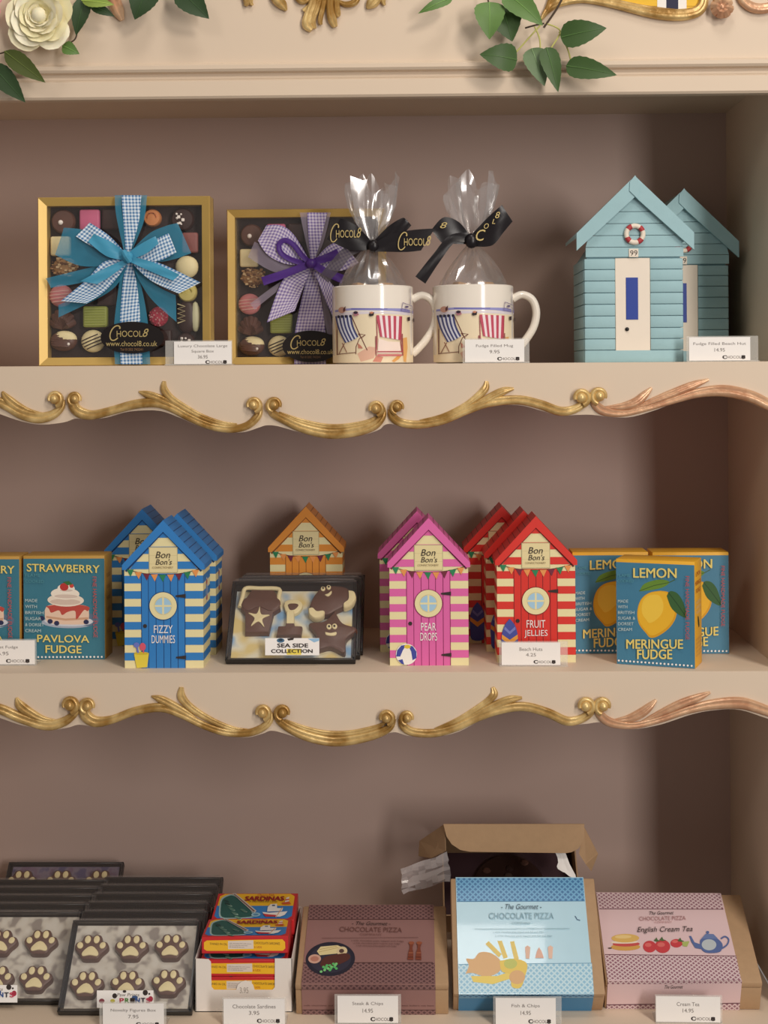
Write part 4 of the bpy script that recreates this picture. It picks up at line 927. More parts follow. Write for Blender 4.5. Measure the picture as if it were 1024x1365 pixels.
again(straw, stand(-27.5, 880, Z2), label='strawberry pavlova fudge box behind the fudge price tag')

# ---------------------------------------------------------------- shallow plastic trays with clear lids
TW, TL, TT = .1345, .0985, .0165
def tray(label, grp, loc, tilt, card, rz=0):
    t = thing('chocolate_tray', label, 'chocolate box', loc, (tilt, 0, rz), group=grp)
    MB().box(-TW/2, TW/2, 0, TL, 0, .0022, BLACKP, .0009, 2).build('black_base', t)
    mb = MB()
    for x0, x1, y0, y1 in ((-TW/2, TW/2, 0, .0022), (-TW/2, TW/2, TL-.0022, TL), (-TW/2, -TW/2+.0022, .0022, TL-.0022), (TW/2-.0022, TW/2, .0022, TL-.0022)):
        mb.box(x0, x1, y0, y1, .0018, .0085, BLACKP, .0006, 1)
    mb.build('base_rim', t)
    if card: MB().box(-TW/2+.005, TW/2-.005, .006, TL-(.010 if card is SEACARD else .0035), .0022, .0028, card).build('printed_card', t)
    # clear lid: thin shell with rounded corners
    bm = bmesh.new(); bmesh.ops.create_cube(bm, size=1)
    for v in bm.verts:
        k = .975 if v.co.z > 0 else 1; v.co = Vector((v.co.x*(TW-.001)*k, TL/2+v.co.y*(TL-.001)*k, .0087+(v.co.z+.5)*(TT-.0087)))
    bmesh.ops.bevel(bm, geom=[e for e in bm.edges if abs(e.verts[0].co.z-e.verts[1].co.z) > .003 or e.verts[0].co.z > .012 and e.verts[1].co.z > .012], offset=.0022, segments=2, affect='EDGES')
    bmesh.ops.delete(bm, geom=[f for f in bm.faces if f.normal.z < -.9], context='FACES')
    MB().bm(bm, LIDC).build('clear_lid', t)
    return t
def hit(t, px, py, zl):
    """where the sight line of a pixel meets the tray's own plane, in tray coordinates"""
    inv = t.matrix_basis.inverted(); o = inv @ CAM; d_ = inv.to_3x3() @ ray(px, py); k = (zl-o.z)/d_.z; q = o+d_*k; return (q.x, q.y)
def in_tray(t, x, y, z=.003): return t.matrix_basis @ Vector((x, y, z))
def speckle(c1, c2, c3, name, scale):
    m = bpy.data.materials.new(name); m.use_nodes = True; nt = m.node_tree; b = nt.nodes['Principled BSDF']; b.inputs['Roughness'].default_value = .6
    tc = nt.nodes.new('ShaderNodeTexCoord'); n = nt.nodes.new('ShaderNodeTexNoise'); n.inputs['Scale'].default_value = scale; n.inputs['Detail'].default_value = 1
    r = nt.nodes.new('ShaderNodeValToRGB'); e = r.color_ramp.elements; e[0].position = .36; e[0].color = rgb(c1); e[1].position = .62; e[1].color = rgb(c3); q = e.new(.48); q.color = rgb(c2)
    nt.links.new(tc.outputs['Object'], n.inputs['Vector']); nt.links.new(n.outputs['Fac'], r.inputs[0]); nt.links.new(r.outputs[0], b.inputs['Base Color']); return m
SEACARD = speckle((128, 170, 206), (228, 222, 196), (222, 198, 130), 'seaside_card', 38); PAWCARD = speckle((150, 140, 132), (206, 198, 184), (214, 208, 196), 'grey_card', 90)
PURCARD = speckle((92, 84, 120), (132, 120, 136), (120, 96, 120), 'purple_card', 90)
SEAT = R(47)
f0 = stand(387.5, 885.5, Z2)
SEA = tray('clear topped seaside chocolate tray with bucket, spade and starfish, foremost of its stack', 'seaside chocolate trays', f0, SEAT, SEACARD, R(-.6))
for k, (dx, lb) in enumerate(((.004, 'seaside chocolate tray in the middle of its stack'), (.006, 'seaside chocolate tray hindmost of its stack, before the orange carton'))):
    again(SEA, (f0[0]+dx, f0[1]+.0235*(k+1), Z2), label=lb)
# traced shapes on the seaside tray (picture coordinates -> tray plane)
sT = quadT((130, 515), (905, 525), (858, 1050), (52, 1045), TW, TL)
def tr(pts): return [hit(SEA, 290+p[0]*.2148, 660+p[1]*.2149, .006) for p in pts]
sS = lambda x, y: (lambda q: (q[0]+TW/2, q[1]))(hit(SEA, 290+x*.2148, 660+y*.2149, TT))
def figure(name, label, shapes, grp='seaside chocolate shapes'):
    """shapes: (part name, outline, base height, thickness, material)"""
    allp = [p for s_ in shapes for p in tr(s_[1])]; cx = sum(p[0] for p in allp)/len(allp); cy = sum(p[1] for p in allp)/len(allp)
    t = thing(name, label, 'chocolate', in_tray(SEA, cx, cy), SEA.rotation_euler, grp)
    for nm, pts, z0, th, m in shapes:
        P = [(a-cx, b-cy) for a, b in tr(pts)]
        if z0 == 'rod': MB().tube(resample([(a, b, .0062) for a, b in P], 26), th, m, n=10, up=(0, 0, 1)).build(nm, t); continue
        A = sum(P[i][0]*P[(i+1) % len(P)][1]-P[(i+1) % len(P)][0]*P[i][1] for i in range(len(P)))
        if A < 0: P = P[::-1]
        mb = MB(); mb.relief(P, th, m, .86); mb.v = [(v[0], v[1], v[2]+z0) for v in mb.v]; mb.build(nm, t)
def starp(cx, cy, R1, R2, rot=0, sx=1, sy=1): return smooth2([(cx+sx*(R1 if i % 2 == 0 else R2)*math.sin(rot+i*math.pi/5), cy-sy*(R1 if i % 2 == 0 else R2)*math.cos(rot+i*math.pi/5)) for i in range(11)], 51)[:-1]
figure('chocolate_bucket', 'brown chocolate bucket with cream handle and starfish', [
 ('pail', [(185, 640), (215, 596), (352, 600), (385, 650), (392, 715), (350, 740), (320, 866), (172, 868), (172, 745), (145, 715)], 0, .008, CHOC),
 ('rim', smooth2([(150, 700), (180, 655), (270, 665), (370, 655), (392, 700), (330, 735), (260, 710), (190, 735), (150, 700)], 30)[:-1], .0075, .0015, CHOC),
 ('bucket_handle', [(140, 705), (158, 640), (176, 590), (260, 590), (380, 594), (382, 640), (380, 702)], 'rod', .0024, CWHITE),
 ('starfish_icing', starp(258, 778, 70, 26, .1), .0082, .0014, CWHITE)])
figure('chocolate_spade', 'brown chocolate spade with cream handle', [
 ('blade', [(425, 805), (478, 805), (480, 824), (528, 826), (520, 880), (365, 880), (376, 826), (424, 824)], 0, .007, CHOC),
 ('shaft', [(430, 730), (478, 730), (478, 810), (428, 810)], .001, .006, CWHITE),
 ('grip', smooth2([(412, 690), (425, 660), (470, 652), (515, 662), (530, 692), (505, 730), (470, 745), (430, 740), (412, 690)], 28)[:-1], 0, .005, CWHITE), ('grip_hollow', smooth2([(437, 690), (450, 680), (490, 680), (503, 692), (480, 716), (450, 718), (437, 690)], 20)[:-1], .0048, .0006, CHOC)])
figure('chocolate_whale', 'brown chocolate sea creature with cream fins and a smile', [
 ('body', smooth2([(572, 700), (600, 640), (650, 590), (720, 578), (800, 590), (835, 630), (810, 690), (740, 730), (680, 760), (620, 750), (572, 700)], 44)[:-1], 0, .009, CHOC),
 ('fin', smooth2([(815, 612), (850, 620), (862, 660), (835, 705), (790, 722), (782, 700), (815, 670), (815, 612)], 26)[:-1], .003, .008, CWHITE),
 ('fin', smooth2([(565, 725), (590, 720), (620, 745), (668, 742), (655, 775), (610, 790), (572, 765), (565, 725)], 26)[:-1], .003, .008, CWHITE),
 ('eye', ell(657, 603, 14, 14, 12), .0088, .0012, CWHITE), ('eye', ell(692, 594, 14, 14, 12), .0088, .0012, CWHITE), ('pupil', ell(658, 600, 6, 6, 10), .0098, .0008, INK), ('pupil', ell(693, 592, 6, 6, 10), .0098, .0008, INK),
 ('smile', smooth2([(668, 640), (690, 632), (710, 616), (708, 634), (688, 650), (668, 640)], 18)[:-1], .0088, .0012, CWHITE)])
figure('chocolate_starfish', 'brown chocolate starfish with cream eyes and a smile', [
 ('body', starp(712, 872, 160, 98, .12, 1, .88), 0, .009, CHOC),
 ('eye', ell(694, 838, 16, 17, 14), .009, .0012, CWHITE), ('eye', ell(729, 836, 16, 17, 14), .009, .0012, CWHITE), ('pupil', ell(695, 838, 7, 7, 10), .0102, .0006, INK), ('pupil', ell(728, 836, 7, 7, 10), .0102, .0006, INK),
 ('smile', smooth2([(670, 872), (705, 878), (740, 872), (735, 890), (705, 894), (675, 888), (670, 872)], 20)[:-1], .009, .0012, CWHITE)])
def sticker(t, T, x0, y0, x1, y1, paint):
    q = [T(x0, y0), T(x1, y0), T(x1, y1), T(x0, y1)]; q = [(a-TW/2, b) for a, b in q]
    mb = MB(); z = TT+.0003
    mb.add([(a, b, z) for a, b in q]+[(a, b, z-.0002) for a, b in q], [(3, 2, 1, 0), (0, 1, 5, 4), (1, 2, 6, 5), (2, 3, 7, 6), (3, 0, 4, 7)], WHITE)
    so = mb.build('paper_sticker', t, smooth=False)
    a = Art(lambda x, y: (lambda w_: (w_[0]-TW/2, w_[1]))(T(x, y))); paint(a); a.build('lettering', so, lambda u, v, o: (u, v, z+o))
def seapaint(a):
    a.poly([(560, 892), (632, 890), (630, 905), (600, 915)], (150, 190, 220)); a.rect(430, 955, 520, 992, (236, 214, 90))
    a.ell(392, 903, 24, 14, (70, 110, 140)); a.poly([(432, 892), (476, 886), (470, 900), (440, 904)], INK); a.ell(392, 900, 14, 7, (30, 50, 70))
    a.text('SEA SIDE', 372, 922, 562, 946, INK, .03); a.text('COLLECTION', 334, 958, 590, 980, INK, .03)
sticker(SEA, sS, 296, 888, 632, 994, seapaint)

# ================================================================ COUNTER SHELF
PAWT = R(41)
def paw(label, t, x, y, s_, grp, simple=False):
    o = thing('paw_chocolate', label, 'chocolate', in_tray(t, x, y), t.rotation_euler, grp)
    pads = [(0, -.2, .52, .36), (-.66, .16, .2, .23), (-.26, .52, .2, .27), (.26, .52, .2, .27), (.66, .16, .2, .23)]
    mb = MB(); q = smooth2([(0, -.66), (.45, -.62), (.66, -.3), (.98, .05), (.92, .36), (.62, .48), (.5, .8), (.2, .88), (0, .74), (-.2, .88), (-.5, .8), (-.62, .48), (-.92, .36), (-.98, .05), (-.66, -.3), (-.45, -.62), (0, -.66)], 56)[:-1]
    mb.relief([(a*s_, b*s_) for a, b in q], .0085, CHOC, .88).build('paw_body', o)
    main = smooth2([(0, .12), (.22, .02), (.48, -.3), (.4, -.5), (0, -.44), (-.4, -.5), (-.48, -.3), (-.22, .02), (0, .12)], 32)[:-1]
    for i, (px_, py_, rx, ry) in enumerate(pads):
        P = [(a*s_, b*s_) for a, b in main] if i == 0 else [(a*s_, b*s_) for a, b in ell(px_, py_, rx*.88, ry*.88, 20, (-.35 if px_ > 0 else .35) if abs(px_) > .4 else 0)]
        m = MB(); m.relief(P, .0016, CWHITE, .85); m.v = [(v[0], v[1], v[2]+.0081) for v in m.v]; m.build('pad', o)
    return o
fr = stand(167, 1354, Z3)
PR = tray('paw chocolate tray with six paws behind the novelty figures tag, foremost of its stack', 'paw chocolate trays', fr, PAWT, PAWCARD)
names = ['second', 'third', 'fourth', 'fifth', 'hindmost']
BARE = None
for k, nm in enumerate(names):
    lb = 'dark backed paw tray beside the sardine box, %s in its stack' % nm
    if BARE is None:
        BARE = tray(lb, 'paw chocolate trays', (fr[0]+.004, fr[1]+.027, Z3), PAWT, None)
    else: again(BARE, (fr[0]+.0012*(k+1), fr[1]+.027*(k+1), Z3), label=lb)
rT = lambda x, y: (lambda q: (q[0]+TW/2, q[1]))(hit(PR, x*.2637, 1140+y*.2637, TT)); rP = lambda x, y: hit(PR, x*.2637, 1140+y*.2637, .009)
def trr(T, x, y): q = T(x, y); return (q[0]-TW/2, q[1])
for i, (cx, cy) in enumerate(((462, 478), (664, 478), (864, 475), (437, 665), (642, 662), (850, 656))):
    x, y = rP(cx, cy-2); paw('paw chocolate in the tray behind the novelty figures tag, %s row, %s' % ('upper' if i < 3 else 'lower', ('nearest the other trays', 'middle one' if i < 3 else 'half under the sticker', 'nearest the sardine carton')[i % 3]), PR, x, y, .0176, 'paw chocolates behind the novelty figures tag')
def pawpaint(a, dx=0, dy=0):
    a.ell(580+dx, 712+dy, 12, 13, INK); a.ell(735+dx, 696+dy, 13, 14, INK); a.ell(755+dx, 702+dy, 5, 5, INK); a.ell(515+dx, 738+dy, 14, 12, (140, 70, 80)); a.ell(570+dx, 738+dy, 12, 10, (200, 190, 80)); a.ell(682+dx, 722+dy, 15, 12, (60, 90, 140)); a.ell(762+dx, 728+dy, 12, 14, (170, 50, 70)); a.ell(630+dx, 690+dy, 9, 7, INK)
    a.text('Paw Prints', 592+dx, 699+dy, 705+dx, 715+dy, GREY, shear=.2)
    for i, (ch, c) in enumerate(zip('PRINTS', ((190, 60, 80), (90, 140, 70), INK, (60, 90, 150), (60, 60, 70), (200, 60, 90)))): a.text(ch, 606+i*27+dx, 724+dy, 626+i*27+dx, 748+dy, c, .03)
sticker(PR, rT, 490, 684, 776, 772, pawpaint)
fl = stand(5, 1340, Z3)
PL = tray('paw chocolate tray cut by the picture edge, foremost of the other stack', 'paw chocolate trays', fl, PAWT, PAWCARD)
PL['label'] = 'paw chocolate tray with the speckled card showing, foremost beside the novelty figures stack'
for k, nm in enumerate(('second', 'third', 'fourth', 'fifth')):
    again(BARE, (fl[0]+.0015*(k+1), fl[1]+.0255*(k+1), Z3), label='dark backed paw tray, %s in the stack before the purple tray' % nm)
lT = lambda x, y: (lambda q: (q[0]+TW/2, q[1]))(hit(PL, x*.2637, 1140+y*.2637, TT)); lP = lambda x, y: hit(PL, x*.2637, 1140+y*.2637, .009)
for i, (cx, cy) in enumerate(((205, 452), (3, 452), (-205, 455), (178, 636), (-18, 636), (-225, 640))):
    x, y = lP(cx, cy-2); paw('paw chocolate in the tray before the purple one, %s row, %s' % ('upper' if i < 3 else 'lower', ('nearest the novelty figures', 'middle one', 'far from the novelty figures')[i % 3]), PL, x, y, .0176, 'paw chocolates before the purple tray')
sticker(PL, lT, -200, 657, 88, 745, lambda a: pawpaint(a, -690, -28))
pt = (fl[0]+.0125, BACKY-.0880, Z3)
PP = tray('purple backed paw chocolate tray standing hindmost against the back wall', 'paw chocolate trays', pt, R(42), PURCARD)
for x, wh in ((-.045, 'farthest from the novelty figures stack'), (0, 'middle one'), (.045, 'nearest the novelty figures stack')):
    paw('paw chocolate peeping from the purple backed tray, '+wh, PP, x-.002, TL-.028, .0182, 'paw chocolates in the purple tray')

# ---------------------------------------------------------------- sardine packs in their display carton
SRED = mat((200, 44, 48), .4, noise=.03); SYEL = mat((240, 186, 40), .5, noise=.03); SBLUE = mat((52, 128, 196), .45, noise=.03)
c0 = on_z(260.5, 1349, Z3); c1 = on_z(390, 1349, Z3); CW_ = c1.x-c0.x; CD_ = .130; k8 = .15625*mpp(c0.y); CH_ = (1147-690)*k8
ct = thing('display_carton', 'white open display carton holding red sardine chocolate packs', 'carton', ((c0.x+c1.x)/2, c0.y, Z3))
X8 = lambda x: (x-480)*k8; Z8 = lambda y: (1147-y)*k8; WC = mat((236, 228, 220), .6, noise=.03, name='white_board')
out = [(X8(65), 0), (X8(895), 0), (X8(895), Z8(690)), (X8(748), Z8(690)), (X8(746), Z8(935)), (X8(725), Z8(958)), (X8(572), Z8(958)), (X8(560), Z8(915)), (X8(530), Z8(888)), (X8(495), Z8(878)), (X8(460), Z8(888)), (X8(428), Z8(915)), (X8(416), Z8(958)), (X8(225), Z8(958)), (X8(204), Z8(935)), (X8(200), Z8(720)), (X8(180), Z8(696)), (X8(65), Z8(690))]
fp = MB().prism(out, 0, .0008, WC).build('front_panel', ct, smooth=False)
for sg in (-1, 1):
    x = sg*CW_/2
    MB().add([(x, 0, 0), (x, CD_, 0), (x, CD_, CH_*1.12), (x, 0, CH_), (x-sg*.0008, 0, 0), (x-sg*.0008, CD_, 0), (x-sg*.0008, CD_, CH_*1.12), (x-sg*.0008, 0, CH_)], [(0, 1, 2, 3), (7, 6, 5, 4), (0, 3, 7, 4), (3, 2, 6, 7), (2, 1, 5, 6)], WC).build('side_panel', ct, smooth=False)
MB().box(-CW_/2, CW_/2, CD_-.0008, CD_, 0, CH_*1.12, WC).build('back_panel', ct); MB().box(-CW_/2, CW_/2, 0, CD_, 0, .0008, WC).build('base_panel', ct)
a = Art(lambda x, y: (X8(x), Z8(y))); a.text('3.95', 446, 935, 520, 985, mat((170, 160, 150), .6)); a.build('lettering', fp, front(0, 0, 0))
SW, SL, ST = .0870, .062, .0168
def sardine_pack(label, loc, tilt, rz=0):
    t = thing('sardine_pack', label, 'sweet pack', loc, (tilt, 0, rz), group='sardine chocolate packs')
    MB().box(-SW/2, SW/2, 0, SL, 0, ST, SRED, .0006, 1).build('pack', t)
    T = quadT((190, 145), (920, 145), (918, 402), (190, 405), SW, SL); a = Art(T)
    def rr(x0, y0, x1, y1, r, m): a.poly([(x0+r, y0), (x1-r, y0), (x1, y0+r*.6), (x1, y1-r*.6), (x1-r, y1), (x0+r, y1), (x0, y1-r*.6), (x0, y0+r*.6)], m)
    rr(215, 152, 892, 392, 40, SYEL); a.poly([(210, 270), (892, 270), (892, 368), (856, 392), (240, 392), (210, 368)], SBLUE)
    tin = smooth2([(250, 300), (245, 210), (300, 170), (345, 175), (440, 240), (530, 330), (540, 372), (400, 385), (280, 378), (250, 300)], 36)[:-1]
    a.poly([(395+(x-395)*1.1, 290+(y-290)*1.1) for x, y in tin], (160, 190, 190)); a.poly(tin, (44, 92, 86))
    for q in range(22): a.ell(285+(q*37 % 190), 225+(q*37 % 190)*.55+(q % 5)*22, 30, 8, random.choice([(120, 160, 140), (84, 124, 110), (170, 196, 184), (30, 62, 60)]), 12, .35)
    a.poly([(320, 152), (350, 152), (575, 325), (560, 345), (535, 330)], (196, 190, 184)); a.poly([(332, 158), (344, 158), (560, 325), (552, 335)], (120, 90, 84)); a.ell(575, 362, 40, 20, (150, 190, 206)); a.ell(575, 362, 24, 10, (90, 140, 176))
    a.poly([(628, 338), (690, 345), (850, 330), (830, 365), (790, 382), (665, 382)], (240, 236, 230)); a.poly([(634, 352), (690, 360), (760, 366), (750, 382), (665, 382)], (196, 56, 60)); a.poly([(668, 290), (690, 262), (745, 258), (752, 300), (806, 300), (800, 328), (670, 335)], (232, 230, 226)); a.rect(704, 268, 730, 282, (80, 100, 130))
    a.line([(800, 290), (755, 390)], 5, (216, 140, 60)); a.poly([(820, 200), (845, 190), (850, 245), (812, 250)], (236, 226, 214)); a.poly([(818, 215), (848, 210), (848, 222), (816, 228)], (200, 60, 50)); a.poly([(785, 250), (850, 236), (872, 262), (800, 264)], (206, 90, 50))
    a.build('printed_top', t, top(-SW/2, 0, ST))
    L = Art(T, base=.0011); L.text('SARDINAS', 452, 184, 800, 226, mat((150, 30, 36), .6), .04); L.text('Choco Fish', 556, 162, 708, 182, mat((190, 60, 40), .6)); L.text('OF CHOCOLATE AND COCOA', 490, 230, 746, 244, INK)
    L.build('lettering', t, top(-SW/2, 0, ST))
    F = quadT((145, 562), (892, 545), (885, 660), (145, 692), SW, ST); a = Art(F)
    def rq(p, m): a.poly(p, m)
    rq([(165, 605), (190, 590), (840, 568), (862, 585), (862, 628), (840, 645), (190, 668), (165, 655)], SYEL); rq([(372, 590), (590, 580), (590, 640), (372, 650)], (222, 208, 196))
    a.text('TINNED IN OIL', 214, 606, 366, 622, INK); a.text('CHOCOLATE SARDINES', 596, 590, 818, 606, INK); a.text('6 UDS', 596, 620, 660, 634, mat((170, 50, 40), .6))
    for q in range(3): a.text('milk chocolate fish with cocoa', 382, 602+q*13, 570-q*30, 609+q*13, GREY)
    a.build('printed_side', t, front(-SW/2, 0, 0))
    return t
sx0 = (c0.x+c1.x)/2; sy0 = c0.y
s1 = sardine_pack('sardine chocolate pack at the bottom of the display carton', (sx0-.0005, sy0+.0012, Z3+.0009), 0)
again(s1, (sx0-.0005, sy0+.0015, Z3+.0009+ST+.0004), label='lower sardine chocolate pack seen through the carton cutout')
again(s1, (sx0, sy0+.0013, Z3+.0009+2*(ST+.0004)), label='upper sardine chocolate pack seen through the carton cutout')
h4 = Z3+.0009+3*(ST+.0004)
again(s1, (sx0+.0012, sy0+.002, h4+.0055), (R(-4.5), 0, R(1.2)), 'sardine chocolate pack lying uppermost at the front, its yellow side facing forward')
for k in range(3):
    again(s1, (sx0+.001, sy0+.0655, Z3+.0009+k*(ST+.0004)), label='sardine chocolate pack stacked in the back of the display carton')
again(s1, (sx0+.0025, sy0+.0650, Z3+.0012+3*(ST+.0004)+.0002), (R(6), 0, R(.3)), 'topmost sardine chocolate pack with the whole boat picture showing')

# ---------------------------------------------------------------- gourmet pizza boxes
PBL, PBT = .123, .036
def pizza_box(label, pl, pr, tilt, sleeve, rz, quad, fquad, base, dia, paint, fpaint):
    A = on_z(*pl, Z3); B = on_z(*pr, Z3); W = (B-A).length
    t = thing('pizza_box', label, 'gift box', ((A.x+B.x)/2, (A.y+B.y)/2, Z3), (tilt, 0, rz), 'gourmet chocolate pizza boxes')
    MB().box(-W/2, W/2, 0, PBL, 0, PBT-.0075, KRAFT, .001, 2).build('tray', t)
    MB().box(-W/2-.0002, W/2+.0002, -.0004, PBL+.0004, PBT-.0071, PBT, KRAFT, .0016, 2).build('lid', t)
    u0, u1 = sleeve[0]*W-W/2, sleeve[1]*W-W/2; mb = MB(); e = .0009
    for y0, y1, z0, z1 in ((-e, PBL+e, PBT, PBT+e), (-e, 0-.0005, -e*.2, PBT), (PBL+.0005, PBL+e, -e*.2, PBT)): mb.box(u0, u1, y0, y1, z0, z1, base)
    sl = mb.build('sleeve', t, smooth=False)
    T = quadT(*quad, u1-u0, PBL); a = Art(T); L = Art(T, base=.0013); paint(a, L)
    a.build('printed_top', sl, top(u0, 0, PBT+e)); L.build('lettering', sl, top(u0, 0, PBT+e))
    a = Art(quadT(*fquad, u1-u0, PBT)); fpaint(a); a.build('printed_side', sl, front(u0, -e, 0))
    return t
BRB = mat((152, 114, 110), .5, noise=.04); BRD = pattern('lozenge', (140, 104, 102), (94, 64, 66), .0058)
def p_steak(a, L):
    a.poly([(64, 115), (853, 105), (857, 192), (64, 206)], BRD); a.poly([(64, 462), (880, 450), (888, 566), (64, 574)], BRD)
    for y0, y1 in ((205, 193), (462, 450)): a.line([(64, y0), (866, y1)], 4, (76, 46, 44))
    a.ell(228, 437, 154, 98, (44, 42, 56), 40); a.ell(228, 437, 130, 80, (56, 54, 70), 40); a.poly([(140, 395), (160, 368), (265, 358), (300, 372), (282, 405), (160, 418)], (232, 216, 160)); a.line([(150, 400), (270, 372)], 3, (196, 170, 110)); a.line([(155, 385), (262, 364)], 3, (196, 170, 110))
    a.ell(296, 392, 34, 26, (226, 206, 162)); a.ell(294, 392, 16, 12, (90, 66, 60)); a.poly(smooth2([(165, 470), (190, 430), (250, 415), (330, 405), (352, 430), (320, 455), (260, 478), (200, 495), (165, 470)], 30), (92, 52, 46)); a.ell(130, 440, 40, 26, (214, 170, 150)); a.ell(130, 440, 26, 15, (190, 130, 112))
    for q in range(16): a.ell(178+q*6+((q*7) % 5)*3, 512-((q*5) % 7)*5-q*1.2, 9, 7, (96, 190, 110) if q % 3 else (130, 210, 130), 10)
    for x in (728, 777): a.poly([(x-19, 440), (x-15, 395), (x-8, 372), (x-14, 340), (x+14, 340), (x+8, 372), (x+15, 395), (x+19, 440)], (130, 68, 50)); a.ell(x, 342, 18, 9, (156, 88, 62)); a.line([(x-14, 400), (x+14, 400)], 4, (176, 110, 80)); a.line([(x-16, 425), (x+16, 425)], 4, (92, 46, 36))
    L.text('- The Gourmet -', 346, 218, 590, 240, INK, shear=.3); L.text('CHOCOLATE PIZZA', 270, 252, 664, 280, mat((112, 72, 66), .6)); L.text('COMPANY', 400, 290, 540, 302, mat((128, 88, 82), .6))
    L.line([(165, 322), (770, 310)], 2, (112, 74, 70))
    for q in range(3): L.text('a milk chocolate pizza topped with fudge', 350+q*16, 330+q*15, 680-q*22, 340+q*15, mat((104, 68, 62), .6))
def f_steak(a): a.rect(64, 578, 890, 605, BRD); a.rect(64, 605, 890, 608, (76, 46, 44)); a.rect(64, 740, 890, 772, BRD); a.rect(64, 738, 890, 741, (76, 46, 44)); a.text('milk chocolate and fudge . keep cool and dry . made by hand . best before see base', 75, 706, 880, 718, mat((104, 68, 62), .6))
pizza_box('brown kraft pizza box with steak and chips plate and lozenge borders', (395, 1352), (598, 1352), R(17), (.040, .915), 0, ((62, 115), (855, 105), (890, 565), (62, 575)), ((62, 575), (890, 575), (890, 772), (62, 772)), BRB, BRD, p_steak, f_steak)
BLB = mat((176, 214, 230), .22, coat=.3, noise=.03, name='ice_blue_gloss'); BLDM = pattern('lozenge', (104, 166, 206), (52, 112, 164), .0058, .3); BLD2 = pattern('lozenge', (186, 218, 230), (134, 186, 214), .0058, .3); BDEEP = mat((70, 142, 192), .3, noise=.03)
def p_fish(a, L):
    a.poly([(288, 322), (872, 322), (880, 430), (293, 432)], BLDM); a.poly([(303, 714), (910, 710), (918, 840), (308, 838)], BLD2)
    a.line([(293, 432), (880, 430)], 3, (60, 120, 164)); a.line([(303, 714), (910, 710)], 3, (110, 160, 190))
    for P in ([(425, 625), (440, 612), (500, 670), (486, 684)], [(480, 612), (500, 610), (528, 684), (508, 690)], [(538, 615), (556, 612), (578, 690), (556, 692)]): a.poly(P, (236, 212, 130))
    a.poly(smooth2([(335, 755), (350, 720), (338, 690), (372, 690), (400, 662), (450, 665), (495, 700), (490, 745), (430, 768), (370, 752), (335, 755)], 40), (226, 186, 140)); a.poly([(360, 765), (480, 765), (540, 745), (560, 770), (460, 800), (370, 790)], (240, 216, 120)); a.poly(smooth2([(490, 700), (560, 690), (615, 712), (605, 770), (585, 815), (545, 810), (540, 760), (500, 745), (490, 700)], 34), (236, 208, 112)); a.ell(570, 770, 36, 30, (224, 182, 134)); a.ell(540, 712, 30, 22, (200, 204, 120))
    for x in (618, 722): a.poly([(x-8, 690), (x-12, 640), (x, 632), (x+12, 640), (x+8, 690)], (232, 196, 176))
    a.poly([(652, 688), (660, 658), (670, 640), (682, 658), (692, 688)], (230, 186, 166)); a.line([(835, 500), (845, 516), (858, 520)], 4, (84, 110, 140))
    L.text('- The Gourmet -', 496, 446, 682, 470, mat((84, 104, 120), .6), shear=.3); L.text('CHOCOLATE PIZZA', 440, 486, 738, 514, mat((150, 186, 200), .6)); L.text('COMPANY', 545, 528, 632, 538, mat((160, 194, 206), .6)); L.line([(375, 560), (810, 558)], 2, (150, 186, 200))
    for q in range(2): L.text('a white chocolate pizza topped with fish and chips', 460+q*10, 570+q*17, 690+q*40, 580+q*17, mat((140, 176, 190), .6))
def f_fish(a): a.rect(306, 838, 918, 848, BLDM); a.rect(306, 850, 918, 898, BDEEP)
FISH_T = R(43)
pizza_box('ice blue pizza box with fish and chips print, propped steeply', (604, 1347), (803, 1346), FISH_T, (.035, .925), 0, ((286, 322), (874, 322), (918, 840), (305, 838)), ((305, 838), (918, 840), (918, 898), (305, 898)), BLB, BLDM, p_fish, f_fish)
PKB = pattern('plaid', (218, 184, 190), (238, 214, 214), .021); PKD_ = pattern('lozenge', (220, 198, 200), (152, 108, 122), .0052)
